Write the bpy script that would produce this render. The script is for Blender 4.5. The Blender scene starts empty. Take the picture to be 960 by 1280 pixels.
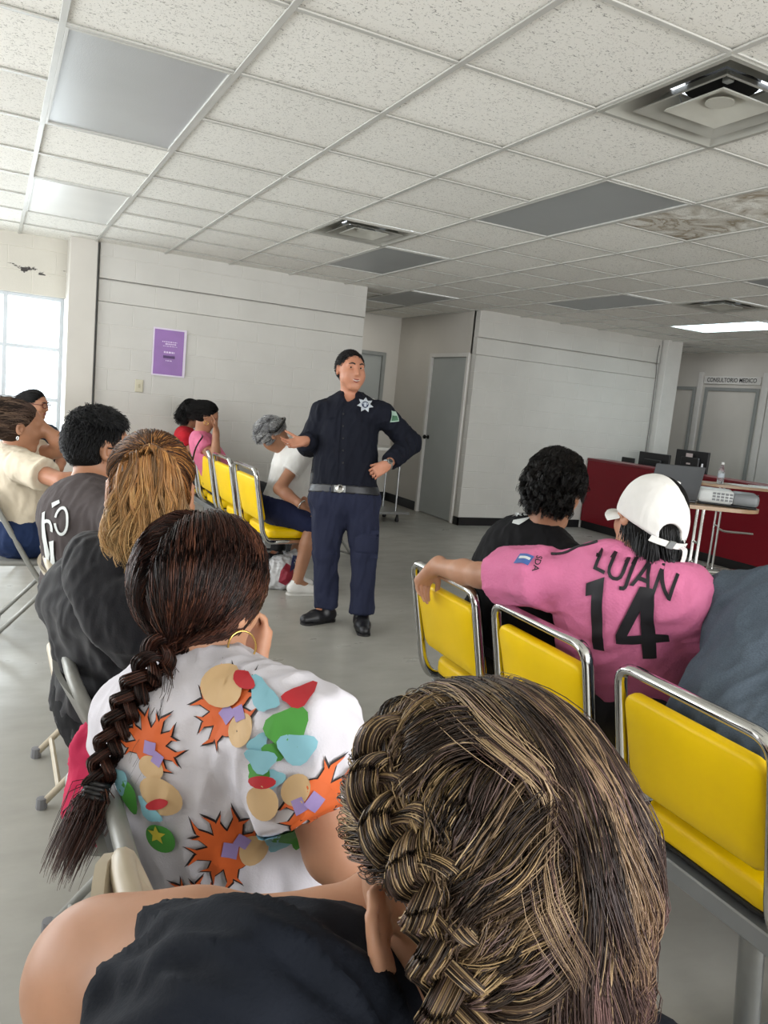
import bpy, bmesh, math, random
import numpy as np
from mathutils import Vector, Matrix
from mathutils.bvhtree import BVHTree

SC = bpy.context.scene
COL = SC.collection
R = math.radians

# ---------------------------------------------------------------- camera
CAM_H = 1.40
YAW, PITCH, ROLL, FPX = 0.47642, -0.14066, 0.09579, 967.78
def cam_axes():
    cy, sy, cp, sp = math.cos(YAW), math.sin(YAW), math.cos(PITCH), math.sin(PITCH)
    f = np.array([sy*cp, cy*cp, sp]); r0 = np.array([cy, -sy, 0.]); u0 = np.cross(r0, f)
    c, s = math.cos(ROLL), math.sin(ROLL)
    return c*r0+s*u0, -s*r0+c*u0, f
CR, CU, CF = cam_axes()
cd = bpy.data.cameras.new('camera'); cam = bpy.data.objects.new('camera', cd); COL.objects.link(cam)
cd.sensor_fit = 'VERTICAL'; cd.sensor_height = 24.0; cd.lens = 24.0*FPX/1280.0
cd.clip_start = 0.02; cd.clip_end = 100
cam.matrix_world = Matrix(((CR[0], CU[0], -CF[0], 0), (CR[1], CU[1], -CF[1], 0), (CR[2], CU[2], -CF[2], CAM_H), (0, 0, 0, 1)))
SC.camera = cam
def J(px, py, D):            # photo measurement -> world point (a surveyed joint at its estimated distance)
    return np.array([0, 0, CAM_H]) + (CR*(px-480)/FPX - CU*(py-640)/FPX + CF)*D

# ---------------------------------------------------------------- light
SC.view_settings.view_transform = 'Standard'; SC.view_settings.look = 'None'
SC.view_settings.gamma = 1.0; SC.view_settings.use_curve_mapping = False
SC.view_settings.exposure = 0.42
SC.cycles.use_denoising = True
SC.cycles.max_bounces = 8; SC.cycles.diffuse_bounces = 5; SC.cycles.glossy_bounces = 4; SC.cycles.transparent_max_bounces = 8
SC.cycles.sample_clamp_indirect = 6.0
W = bpy.data.worlds.new('world'); SC.world = W; W.use_nodes = True
bg = W.node_tree.nodes['Background']; bg.inputs[0].default_value = (0.86, 0.93, 1.0, 1); bg.inputs[1].default_value = 2.2
def area(name, loc, target, sx, sy, power, col=(1, 1, 1)):
    l = bpy.data.lights.new(name, 'AREA'); l.shape = 'RECTANGLE'; l.size = sx; l.size_y = sy; l.energy = power; l.color = col
    o = bpy.data.objects.new(name, l); COL.objects.link(o); o.location = loc
    o.rotation_euler = (Vector(target)-Vector(loc)).to_track_quat('-Z', 'Y').to_euler(); return o
# daylight through the glazed front behind the photographer, the side windows and the window in the picture
area('front_window_daylight', (2.6, -2.9, 1.45), (2.6, 3, 2.4), 6.4, 2.0, 185, (1.0, 0.985, 0.96))
area('side_window_daylight', (-2.45, 4.4, 1.4), (3, 4.2, 1.15), 5.0, 1.6, 80, (1.0, 0.99, 0.97))
area('rear_window_daylight', (-1.0, 8.12, 1.35), (-0.6, 3, 0.9), 2.9, 1.4, 70, (0.93, 0.97, 1.0))

# the lit ceiling lamp over the reception counter, then two lights without a lit fixture
area('reception_lamp_light', (7.2, 6.14, 2.53), (7.2, 6.14, 0), .5, 1.1, 7, (0.86, 0.95, 1.0))
area('corridor_fill_light', (4.3, 9.2, 2.53), (4.3, 9.2, 0), .5, .8, 2.5, (1.0, 0.96, 0.9))  # unseen fill added to brighten the corridor; its ceiling panel is off
area('consulting_area_light', (8.9, 8.2, 2.53), (8.9, 8.2, 0), .5, .8, 2.5, (0.95, 0.97, 1.0))  # soft area light by the consulting doors, no fixture built for it

# ---------------------------------------------------------------- materials
def lin(c):
    if isinstance(c, str): c = tuple(int(c[i:i+2], 16)/255 for i in (0, 2, 4))
    return tuple((x/12.92 if x <= 0.04045 else ((x+0.055)/1.055)**2.4) for x in c[:3])
MATS = {}
class NT:
    def __init__(s, name):
        s.m = bpy.data.materials.new(name); s.m.use_nodes = True; s.t = s.m.node_tree
        s.b = s.t.nodes['Principled BSDF']; s.o = s.t.nodes['Material Output']
    def n(s, typ, ins=None, **kw):
        x = s.t.nodes.new(typ)
        for k, v in kw.items(): setattr(x, k, v)
        for k, v in (ins or {}).items(): s.put(x.inputs[k], v)
        return x
    def put(s, sock, v):
        if isinstance(v, bpy.types.NodeSocket): s.t.links.new(v, sock)
        elif isinstance(v, bpy.types.Node): s.t.links.new(v.outputs[0], sock)
        else:
            if hasattr(sock, 'default_value') and hasattr(sock.default_value, '__len__') and len(sock.default_value) == 4 and len(v) == 3: v = (*v, 1)
            sock.default_value = v
    def ramp(s, fac, stops, interp='LINEAR'):
        x = s.n('ShaderNodeValToRGB'); s.put(x.inputs[0], fac); e = x.color_ramp.elements; x.color_ramp.interpolation = interp
        while len(e) < len(stops): e.new(0.5)
        for el, (p, c) in zip(e, stops): el.position = p; el.color = (*c, 1) if len(c) == 3 else c
        return x.outputs[0]
    def mix(s, fac, a, b, mode='MIX'):
        x = s.n('ShaderNodeMix', data_type='RGBA', blend_type=mode)
        s.put(x.inputs[0], fac); s.put(x.inputs[6], a); s.put(x.inputs[7], b); return x.outputs[2]
    def coord(s, which='Object', scale=None, loc=None):
        x = s.n('ShaderNodeTexCoord').outputs[which]
        if scale or loc:
            m = s.n('ShaderNodeMapping'); s.put(m.inputs[0], x)
            if scale: m.inputs['Scale'].default_value = scale
            if loc: m.inputs['Location'].default_value = loc
            x = m.outputs[0]
        return x
    def noise(s, vec, scale, detail=3, rough=0.5, out=0, distortion=0.0):
        x = s.n('ShaderNodeTexNoise'); x.inputs['Distortion'].default_value = distortion; s.put(x.inputs['Vector'], vec); x.inputs['Scale'].default_value = scale
        x.inputs['Detail'].default_value = detail; x.inputs['Roughness'].default_value = rough; return x.outputs[out]
    def math(s, op, a, b=0.0, c=None):
        x = s.n('ShaderNodeMath', operation=op); s.put(x.inputs[0], a); s.put(x.inputs[1], b)
        if c is not None: s.put(x.inputs[2], c)
        return x.outputs[0]
    def bump(s, h, strength=0.3, dist=0.01):
        x = s.n('ShaderNodeBump'); s.put(x.inputs['Height'], h); x.inputs['Strength'].default_value = strength; x.inputs['Distance'].default_value = dist
        s.put(s.b.inputs['Normal'], x.outputs[0]); return x
    def base(s, c, rough=0.5, metal=0.0, spec=0.5, **kw):
        s.put(s.b.inputs['Base Color'], c); s.put(s.b.inputs['Roughness'], rough); s.b.inputs['Metallic'].default_value = metal
        s.b.inputs['Specular IOR Level'].default_value = spec
        for k, v in kw.items(): s.put(s.b.inputs[k], v)
        return s
def simple(name, col, rough=0.5, metal=0.0, spec=0.5, var=0.06, bump=0.0, bscale=60, bdist=0.003, nscale=8, **kw):
    if name in MATS: return MATS[name]
    a = NT(name); c = lin(col); v = a.coord()
    n = a.noise(v, nscale, 3)
    a.base(a.ramp(n, [(0.3, tuple(x*(1-var) for x in c)), (0.7, tuple(min(1, x*(1+var)) for x in c))]), rough, metal, spec, **kw)
    if bump: a.bump(a.noise(v, bscale, 3), bump, bdist)
    MATS[name] = a.m; return a.m
def fabric(name, col, weave=350, fold=0.25, fscale=9, rough=0.85, var=0.08, sheen=0.0, heather=0.0):
    if name in MATS: return MATS[name]
    a = NT(name); c = lin(col); v = a.coord()
    n = a.noise(v, 7, 3); cc = a.ramp(n, [(0.3, tuple(x*(1-var) for x in c)), (0.7, tuple(min(1, x*(1+var)) for x in c))])
    if heather:
        h = a.noise(a.coord(scale=(1, 1, 3)), 240, 2)
        cc = a.mix(a.ramp(h, [(0.4, (0, 0, 0)), (0.62, (heather,)*3)]), cc, tuple(min(1, x*1.9+.02) for x in c))
    a.base(cc, rough, 0, 0.25, **({'Sheen Weight': sheen} if sheen else {}))
    fo = a.noise(a.coord(scale=(1, 1, 0.6)), fscale, 2, 0.45, distortion=0.6)
    wv = a.noise(v, weave, 2)
    h = a.math('ADD', a.math('MULTIPLY', fo, 1.0), a.math('MULTIPLY', wv, 0.02))
    a.bump(h, fold, 0.05); MATS[name] = a.m; return a.m
def attr_mat(name, rough=0.45, spec=0.4, bump=0, aniso=0, **kw):
    if name in MATS: return MATS[name]
    a = NT(name); at = a.n('ShaderNodeAttribute', attribute_name='Col')
    a.base(at.outputs['Color'], rough, 0, spec, **kw); MATS[name] = a.m; return a.m
def skin(name, col, blush=(0.62, 0.24, 0.18)):
    if name in MATS: return MATS[name]
    a = NT(name); c = lin(col); v = a.coord()
    n = a.noise(v, 14, 4); f = a.noise(v, 160, 2)
    cc = a.ramp(n, [(0.3, tuple(x*0.9 for x in c)), (0.7, tuple(min(1, x*1.08) for x in c))])
    cc = a.mix(a.ramp(a.noise(v, 5, 2), [(0.45, (0, 0, 0)), (0.8, (0.22,)*3)]), cc, blush)
    a.base(cc, 0.47, 0, 0.4, **{'Subsurface Weight': 0.08, 'Subsurface Radius': (0.012, 0.005, 0.003)})
    a.b.inputs['Subsurface Scale'].default_value = 0.5
    a.bump(f, 0.06, 0.002); MATS[name] = a.m; return a.m

# ---------------------------------------------------------------- mesh helpers
def mesh_obj(name, V, F, mat=None, parent=None, smooth=True, cols=None, mats=None, fmat=None):
    """V (n,3); F list of faces or (m,k) array -> ONE mesh object"""
    me = bpy.data.meshes.new(name); V = np.asarray(V, np.float32)
    if isinstance(F, np.ndarray):
        m, k = F.shape; me.vertices.add(len(V)); me.vertices.foreach_set('co', V.ravel())
        me.loops.add(m*k); me.loops.foreach_set('vertex_index', F.astype(np.int32).ravel())
        me.polygons.add(m); me.polygons.foreach_set('loop_start', np.arange(0, m*k, k, dtype=np.int32))
        me.update(calc_edges=True)
    else:
        me.from_pydata([tuple(map(float, v)) for v in V], [], [tuple(int(i) for i in f) for f in F])
    if smooth: me.polygons.foreach_set('use_smooth', np.ones(len(me.polygons), bool))
    if cols is not None:
        at = me.color_attributes.new('Col', 'FLOAT_COLOR', 'POINT'); c = np.ones((len(V), 4), np.float32); c[:, :3] = cols; at.data.foreach_set('color', c.ravel())
    o = bpy.data.objects.new(name, me); COL.objects.link(o)
    for m_ in (mats or ([mat] if mat else [])): me.materials.append(m_)
    if fmat is not None: me.polygons.foreach_set('material_index', np.asarray(fmat, np.int32))
    me.update()
    if parent is not None: attach(o, parent)
    return o
def attach(o, parent):
    o.parent = parent; o.matrix_parent_inverse = parent.matrix_world.inverted() if parent.type != 'EMPTY' else Matrix.Translation(-Vector(parent.location))
def empty(name, loc, label, cat, group=None):
    o = bpy.data.objects.new(name, None); COL.objects.link(o); o.location = Vector([float(x) for x in loc]); o.empty_display_size = 0.05
    o['label'] = label; o['category'] = cat
    if group: o['group'] = group
    return o
def tag(o, label, cat, group=None):
    o['label'] = label; o['category'] = cat
    if group: o['group'] = group
    return o
class MB:
    """collects shapes into one mesh"""
    def __init__(s): s.V = []; s.F = []; s.M = []; s.cur = 0
    def add(s, V, F):
        k = len(s.V); s.V += [tuple(float(c) for c in v) for v in V]; s.F += [tuple(i+k for i in f) for f in F]; s.M += [s.cur]*len(F); return s
    def box(s, lo, hi, bev=0.0, frame=None, c=None, seg=1):
        bm = bmesh.new(); bmesh.ops.create_cube(bm, size=1)
        lo = Vector(lo); hi = Vector(hi)
        for v in bm.verts: v.co = Vector([lo[i]+(v.co[i]+.5)*(hi[i]-lo[i]) for i in range(3)])
        if bev: bmesh.ops.bevel(bm, geom=bm.edges[:], offset=bev, segments=seg, affect='EDGES', profile=0.5)
        return s.bm(bm, frame, c)
    def bm(s, bm, frame=None, c=None):
        bm.verts.index_update(); V = [v.co.copy() for v in bm.verts]
        if frame is not None:
            fr = np.asarray(frame, float); V = [np.asarray(c, float)+fr[0]*v.x+fr[1]*v.y+fr[2]*v.z for v in V]
        F = [[v.index for v in f.verts] for f in bm.faces]; bm.free(); return s.add(V, F)
    def tube(s, path, r, n=10, cap=True, flat=1.0, up=(0, 0, 1)):
        P = np.asarray(path, float); K = len(P); rr = np.broadcast_to(np.asarray(r, float), (K,))
        T = np.gradient(P, axis=0); T /= np.linalg.norm(T, axis=1)[:, None]+1e-12
        N = np.cross(T[0], up); 
        if np.linalg.norm(N) < 1e-3: N = np.cross(T[0], (1, 0, 0))
        N /= np.linalg.norm(N); V = []; F = []
        for i in range(K):
            N = N-T[i]*(N@T[i]); N /= np.linalg.norm(N)+1e-12; B = np.cross(T[i], N)
            for a in range(n):
                t = 2*math.pi*a/n; V.append(P[i]+rr[i]*(N*math.cos(t)*flat+B*math.sin(t)))
        for i in range(K-1):
            for a in range(n): b = (a+1) % n; F.append((i*n+a, i*n+b, (i+1)*n+b, (i+1)*n+a))
        if cap: F.append(tuple(range(n-1, -1, -1))); F.append(tuple((K-1)*n+a for a in range(n)))
        return s.add(V, F)
    def lathe(s, prof, c=(0, 0, 0), n=24, frame=None):
        fr = np.eye(3) if frame is None else np.asarray(frame, float); c = np.asarray(c, float); V = []; F = []
        for (r, z) in prof:
            for a in range(n): t = 2*math.pi*a/n; V.append(c+fr[0]*r*math.cos(t)+fr[1]*r*math.sin(t)+fr[2]*z)
        for i in range(len(prof)-1):
            for a in range(n): b = (a+1) % n; F.append((i*n+a, i*n+b, (i+1)*n+b, (i+1)*n+a))
        F.append(tuple(range(n-1, -1, -1))); F.append(tuple((len(prof)-1)*n+a for a in range(n)))
        return s.add(V, F)
    def prism(s, poly, h, frame, c):
        """2D polygon (in frame[0],frame[1]) extruded by h along frame[2]"""
        fr = np.asarray(frame, float); c = np.asarray(c, float); n = len(poly)
        V = [c+fr[0]*x+fr[1]*y for x, y in poly]+[c+fr[0]*x+fr[1]*y+fr[2]*h for x, y in poly]
        F = [tuple(range(n-1, -1, -1)), tuple(range(n, 2*n))]+[(i, (i+1) % n, n+(i+1) % n, n+i) for i in range(n)]
        return s.add(V, F)
    def build(s, name, mat, parent=None, smooth=False, angle=35):
        o = mesh_obj(name, s.V, s.F, None, parent, smooth=True, mats=mat if isinstance(mat, list) else [mat], fmat=s.M)
        me = o.data
        if not smooth:
            bm = bmesh.new(); bm.from_mesh(me); lim = R(angle)
            bmesh.ops.recalc_face_normals(bm, faces=bm.faces[:])
            for e in bm.edges:
                if len(e.link_faces) == 2 and e.calc_face_angle(0) > lim: e.smooth = False
            bm.to_mesh(me); bm.free()
        return o
def fillet(P, rad, seg=5):
    """round the corners of a polyline"""
    P = [np.asarray(p, float) for p in P]; out = [P[0]]
    for i in range(1, len(P)-1):
        a, b, c = P[i-1], P[i], P[i+1]; u = a-b; v = c-b; lu, lv = np.linalg.norm(u), np.linalg.norm(v)
        r = min(rad if np.isscalar(rad) else rad[i-1], lu*.49, lv*.49); p0 = b+u/lu*r; p1 = b+v/lv*r
        for k in range(seg+1): t = k/seg; out.append((1-t)**2*p0+2*t*(1-t)*b+t*t*p1)
    out.append(P[-1]); return np.array(out)
def nrm(v): v = np.asarray(v, float); return v/(np.linalg.norm(v)+1e-12)
def catmull(P, n=8):
    P = np.asarray(P, float); Q = np.vstack([2*P[0]-P[1], P, 2*P[-1]-P[-2]]); out = []
    for i in range(1, len(Q)-2):
        for k in range(n):
            t = k/n; a, b, c, d = Q[i-1:i+3]
            out.append(.5*((2*b)+(-a+c)*t+(2*a-5*b+4*c-d)*t*t+(-a+3*b-3*c+d)*t**3))
    out.append(P[-1]); return np.array(out)
def struct(o): o['kind'] = 'structure'; return o
# ---------------------------------------------------------------- the room
CEIL = 2.575; TX, TY, TS = 0.187, 1.868, 0.61
def block_mat(name, col, vary=0.05, peel=None):
    a = NT(name); c = lin(col); v = a.coord(); s = a.n('ShaderNodeSeparateXYZ', {0: v})
    u = a.n('ShaderNodeCombineXYZ', {0: a.math('ADD', s.outputs[0], s.outputs[1]), 1: a.math('ADD', s.outputs[2], -0.06), 2: 0.0})
    b = a.n('ShaderNodeTexBrick', {0: u.outputs[0]}); b.offset = 0.5
    b.inputs['Color1'].default_value = (0.5, 0.5, 0.5, 1); b.inputs['Color2'].default_value = (0.62, 0.62, 0.62, 1); b.inputs['Mortar'].default_value = (.5, .5, .5, 1)
    b.inputs['Scale'].default_value = 1; b.inputs['Mortar Size'].default_value = 0.0055; b.inputs['Mortar Smooth'].default_value = 0.35
    b.inputs['Brick Width'].default_value = 0.4; b.inputs['Row Height'].default_value = 0.2
    n = a.noise(v, 2.2, 4, 0.55); fine = a.noise(v, 70, 3, 0.6)
    cc = a.ramp(n, [(0.3, tuple(x*(1-vary) for x in c)), (0.7, tuple(min(1, x*(1+vary)) for x in c))])
    cc = a.mix(a.math('MULTIPLY', b.outputs['Fac'], 0.55), cc, tuple(min(1, x*1.18) for x in c))
    if peel:
        m = a.ramp(a.noise(a.coord(scale=(1, 1, 1.6)), 9, 5, 0.7), [(0.55, (0, 0, 0)), (0.58, (1, 1, 1))])
        near = a.math('SUBTRACT', 1.0, a.math('MULTIPLY', a.math('ABSOLUTE', a.math('SUBTRACT', s.outputs[2], peel)), 22.0))
        near.node.use_clamp = True
        cc = a.mix(a.math('MULTIPLY', m, a.math('GREATER_THAN', near, 0.25)), cc, (0.035, 0.03, 0.028))
    a.base(cc, 0.42, 0, 0.35)
    h = a.math('ADD', a.math('MULTIPLY', b.outputs['Fac'], -1.0), a.math('MULTIPLY', fine, 0.25))
    a.bump(h, 0.6, 0.007); return a.m
M_BLOCK = block_mat('painted_block', 'c6c4be'); M_BLOCK_PEEL = block_mat('painted_block_peeling', 'c6c2b8', peel=2.27)
M_WALL = simple('painted_wall', 'c6c2ba', 0.5, var=0.04, nscale=2, bump=0.15, bscale=40)
M_TRIM = simple('white_trim', 'cfcdc8', 0.45, var=0.03)
M_BLACKBASE = simple('black_vinyl', '141416', 0.35)
M_DOOR = simple('grey_door', 'a3a7a4', 0.38, var=0.04, nscale=3); M_DFRAME = simple('door_frame_grey', '8b8e8b', 0.45)
M_KNOB = simple('dark_knob', '1c1b1a', 0.3, 0.8)
M_ALU = simple('window_alu', 'b9bfc4', 0.4, 0.3)
M_CHROME = simple('chrome', 'd2d2d0', 0.12, 1.0, var=0.03)
M_STEEL = simple('brushed_steel', '9a9c9c', 0.33, 0.85, var=0.06, nscale=20)
M_BLACK = simple('black_plastic', '121214', 0.4)

a = NT('concrete_floor'); v = a.coord(); c0 = lin('a19f98')
n1 = a.noise(v, 0.7, 5, 0.6, distortion=0.4); n2 = a.noise(a.coord(scale=(1, 2.2, 1)), 3.1, 5, 0.6); n3 = a.noise(v, 45, 3)
cc = a.ramp(n1, [(0.3, tuple(x*.82 for x in c0)), (0.7, tuple(x*1.12 for x in c0))])
cc = a.mix(a.ramp(n2, [(0.46, (0, 0, 0)), (0.72, (0.5,)*3)]), cc, lin('8f8c84'))
cc = a.mix(a.ramp(n2, [(0.28, (0.4,)*3), (0.42, (0, 0, 0))]), cc, lin('b4b2ab'))
a.base(cc, a.ramp(n2, [(0.3, (0.26,)*3), (0.7, (0.42,)*3)]), 0, 0.5)
a.bump(n3, 0.05, 0.004); M_FLOOR = a.m

def tile_mat(name, stain=False):
    a = NT(name); v = a.coord(); c = lin('ebe9e2')
    s = a.n('ShaderNodeSeparateXYZ', {0: v})
    ti = a.n('ShaderNodeCombineXYZ', {0: a.math('FLOOR', a.math('DIVIDE', a.math('SUBTRACT', s.outputs[0], TX), TS)), 1: a.math('FLOOR', a.math('DIVIDE', a.math('SUBTRACT', s.outputs[1], TY), TS)), 2: 0.0})
    wn = a.n('ShaderNodeTexWhiteNoise', {0: ti.outputs[0]}, noise_dimensions='3D')
    f1 = a.noise(a.coord(scale=(1, 1.9, 1)), 62, 2, 0.5, distortion=1.2); f2 = a.noise(a.coord(scale=(1.8, 1, 1), loc=(7, 3, 0)), 95, 2, 0.5, distortion=0.8)
    p1 = a.ramp(f1, [(0.32, (1, 1, 1)), (0.375, (0, 0, 0))]); p2 = a.ramp(f2, [(0.31, (0.8,)*3), (0.36, (0, 0, 0))])
    cc = a.mix(wn.outputs[0], tuple(x*0.95 for x in c), tuple(min(1, x*1.05) for x in c))
    if stain:
        w = a.noise(v, 3.1, 4, 0.6, distortion=0.9)
        cc = a.mix(a.ramp(w, [(0.40, (0, 0, 0)), (0.50, (0.55,)*3), (0.54, (0.9,)*3), (0.57, (0.25,)*3), (0.68, (0.45,)*3)]), cc, lin('8f8068'))
    pit = a.math('MAXIMUM', p1, p2)
    cc = a.mix(a.math('MULTIPLY', pit, 0.8), cc, lin('85827b'))
    a.base(cc, 0.9, 0, 0.1); a.bump(a.math('MULTIPLY', pit, -1.0), 0.5, 0.004); return a.m
M_TILE = tile_mat('ceiling_tile'); M_STAIN = tile_mat('stained_ceiling_tile', True)
M_BAR = simple('tee_bar', 'bcbbb5', 0.4, 0.0)

LIGHTS = [(0, 2), (0, 6), (4, 2), (4, 6), (8, 2), (8, 6), (6, 9), (11, 6), (4, -2), (0, -2)]
VENTS = [(3, 0), (3, 5), (9, 5)]
skip = set()
for i, j in LIGHTS: skip |= {(i, j), (i, j+1)}
for i, j in VENTS: skip.add((i, j))
STAINS = {(5, 2), (5, 1), (6, 1)}
m = MB()
for i in range(-5, 16):
    for j in range(-9, 14):
        if (i, j) in skip: continue
        x, y = TX+i*TS, TY+j*TS; m.cur = 1 if (i, j) in STAINS else 0
        m.add([(x, y, CEIL), (x+TS, y, CEIL), (x+TS, y+TS, CEIL), (x, y+TS, CEIL)], [(0, 3, 2, 1)])
m.cur = 2
struct(m.build('ceiling', [M_TILE, M_STAIN, M_BAR]))
m = MB()
for i in range(-5, 17):
    x = TX+i*TS; m.box((x-.012, -3, CEIL-.011), (x+.012, 9.8, CEIL-.004), .001); m.box((x-.003, -3, CEIL-.004), (x+.003, 9.8, CEIL+.03))
lset = {(i, j+1) for i, j in LIGHTS}
for j in range(-9, 14):
    y = TY+j*TS; run = None
    for i in range(-5, 17):
        if (i, j) in lset or i == 16:
            if run is not None and i > run: m.box((TX+run*TS+.012, y-.010, CEIL-.010), (TX+i*TS-.012, y+.010, CEIL-.004), .001)
            run = i+1
        elif run is None: run = i
struct(m.build('trim_1', M_BAR))
m = MB(); m.box((-2.7, -3.2, -0.1), (9.8, 10.1, 0)); struct(m.build('floor', M_FLOOR))

def wall(name, lo, hi, mat, bev=0): m = MB(); m.box(lo, hi, bev); return struct(m.build(name, mat))
# block wall beside the window: body, bond band and top course with open joints between
m = MB(); m.box((0.84, 7.65, 0), (3.50, 9.9, 2.057)); m.box((0.84, 7.655, 2.06), (3.50, 9.9, 2.252), .003); m.box((0.84, 7.645, 2.264), (3.50, 9.9, 2.62), .003); m.box((0.845, 7.70, 2), (3.495, 9.85, 2.4))
struct(m.build('wall_back_left', M_BLOCK))
wall('wall_pillar_left', (0.585, 7.60, 0), (0.815, 7.9, 2.62), M_WALL, .004)
wall('trim_shadow_gap', (0.815, 7.72, 0), (0.84, 7.9, 2.62), M_DFRAME)  # darker recessed strip stands in for the shadow gap beside the pillar
# window wall with its opening
m = MB(); m.box((-2.7, 7.9, 0), (0.585, 8.1, 0.62)); m.box((-2.7, 7.9, 2.06), (0.585, 8.1, 2.62)); m.box((-2.7, 7.9, .62), (-2.45, 8.1, 2.06))
struct(m.build('wall_window_side', M_BLOCK_PEEL))
wf = MB()
for x in (-2.45, -1.92, -1.41, -0.90, -0.39, 0.09, 0.562): wf.box((x-.018, 7.96, .62), (x+.018, 8.02, 2.06), .003)
for z in (.64, 1.12, 1.59, 2.045): wf.box((-2.45, 7.962, z-.016), (0.58, 8.018, z+.016), .003)
wf.box((-2.47, 7.87, .60), (0.60, 7.97, .635), .004)
wo = struct(wf.build('window_1', M_ALU))
a = NT('window_glass'); tr = a.n('ShaderNodeBsdfTransparent', {0: (0.96, 0.98, 0.98)}); gl = a.n('ShaderNodeBsdfGlossy', {0: (1, 1, 1), 1: 0.02})
mx = a.n('ShaderNodeMixShader', {0: 0.06, 1: tr, 2: gl}); a.put(a.o.inputs[0], mx); M_GLASS = a.m
g = MB(); g.box((-2.44, 7.988, .63), (0.56, 7.992, 2.05)); struct(g.build('window_pane', M_GLASS, wo))
# block wall to the right of the corridor
m = MB(); m.box((5.10, 7.9, 0), (8.03, 8.0, 2.057)); m.box((5.10, 7.905, 2.06), (8.03, 8.0, 2.252), .003); m.box((5.10, 7.895, 2.264), (8.03, 8.0, 2.62), .003); m.box((5.105, 7.94, 2), (8.0, 7.99, 2.4))
struct(m.build('wall_back_right', M_BLOCK))
wall('wall_pillar_right', (8.05, 7.80, 0), (8.32, 8.12, 2.62), M_TRIM, .004)
# corridor: side wall with a door, end wall with another
m = MB(); m.box((5.10, 8.0, 2.07), (5.25, 8.97, 2.62)); m.box((5.10, 8.97, 0), (5.25, 9.9, 2.62)); m.box((5.10, 7.99, 0), (5.25, 8.03, 2.62))
struct(m.build('wall_corridor_right', M_WALL))
m = MB(); m.box((3.4, 9.9, 0), (4.02, 10.05, 2.62)); m.box((4.90, 9.9, 0), (9.8, 10.05, 2.62)); m.box((4.02, 9.9, 2.07), (4.90, 10.05, 2.62))
struct(m.build('wall_corridor_end', M_WALL))
wall('wall_right', (9.6, -3, 0), (9.75, 10, 2.62), M_WALL)
wall('wall_reception_rear', (8.1, 9.25, 0), (9.6, 9.35, 2.62), M_WALL)
# walls behind the photographer, with the openings the daylight comes through
m = MB(); m.box((-2.7, -3.15, 0), (9.75, -3.0, .4)); m.box((-2.7, -3.15, 2.5), (9.75, -3.0, 2.62)); m.box((-2.7, -3.15, .4), (-.7, -3, 2.5)); m.box((5.9, -3.15, .4), (9.75, -3, 2.5))
struct(m.build('wall_front', M_WALL))
m = MB(); m.box((-2.7, -3, 0), (-2.55, 8.1, .55)); m.box((-2.7, -3, 2.25), (-2.55, 8.1, 2.62)); m.box((-2.7, -3, .55), (-2.55, 1.85, 2.25)); m.box((-2.7, 6.95, .55), (-2.55, 8.1, 2.25))
struct(m.build('wall_left', M_WALL))
# baseboards
for k, (lo, hi) in enumerate([((0.84, 7.635, 0), (3.50, 7.652, .10)), ((5.085, 7.885, 0), (6.99, 7.902, .10)), ((5.085, 7.885, 0), (5.102, 8.0, .10)), ((5.085, 8.97, 0), (5.102, 9.9, .12)), ((4.93, 9.885, 0), (5.10, 9.902, .12))]):
    m = MB(); m.box(lo, hi, .002); struct(m.build(['baseboard_back', 'baseboard_right', 'baseboard_corner', 'baseboard_corridor', 'baseboard_end'][k], M_BLACKBASE))

def door(n, o, u, w, h, nrmv, knob_side, fmat=None):
    """steel door in a frame; o = bottom corner on the wall face, u = along the wall, nrmv = out of the wall"""
    fr = np.array([u, nrmv, (0, 0, 1)], float); f = MB()
    f.box((0, -.06, 0), (.05, .022, h+.05), .003, fr, o); f.box((w-.05, -.06, 0), (w, .022, h+.05), .003, fr, o); f.box((.05, -.06, h), (w-.05, .022, h+.05), .003, fr, o)
    d = struct(f.build('door_%d' % n, fmat or M_DFRAME))
    l = MB(); l.box((.052, -.055, .008), (w-.052, -.015, h-.002), .002, fr, o); struct(l.build('door_leaf', M_DOOR, d))
    k = MB(); kx = .11 if knob_side == 0 else w-.11
    c = np.asarray(o, float)+fr[0]*kx+fr[2]*1.0
    k.lathe([(.028, -.016), (.028, -.010), (.011, -.008), (.011, .02), (.026, .03), (.028, .045), (.02, .055), (.0, .056)], c, 14, [fr[0], fr[2], fr[1]])
    struct(k.build('door_knob', M_KNOB, d)); return d
door(1, (5.10, 8.97, 0), (0, -1, 0), .94, 2.03, (-1, 0, 0), 0, M_TRIM)
door(2, (4.02, 9.9, 0), (1, 0, 0), .88, 2.03, (0, -1, 0), 0)
door(3, (9.6, 9.16, 0), (0, -1, 0), .54, 2.03, (-1, 0, 0), 0)
door(4, (9.6, 8.44, 0), (0, -1, 0), .94, 2.03, (-1, 0, 0), 0)
wall('trim_3', (9.57, 8.50, 0), (9.6, 8.58, 2.3), M_TRIM, .003); wall('trim_4', (9.57, 7.36, 0), (9.6, 7.46, 2.3), M_TRIM, .003)
wall('trim_5', (9.57, 7.0, 0), (9.6, 7.34, 2.1), M_TRIM, .003)

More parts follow.
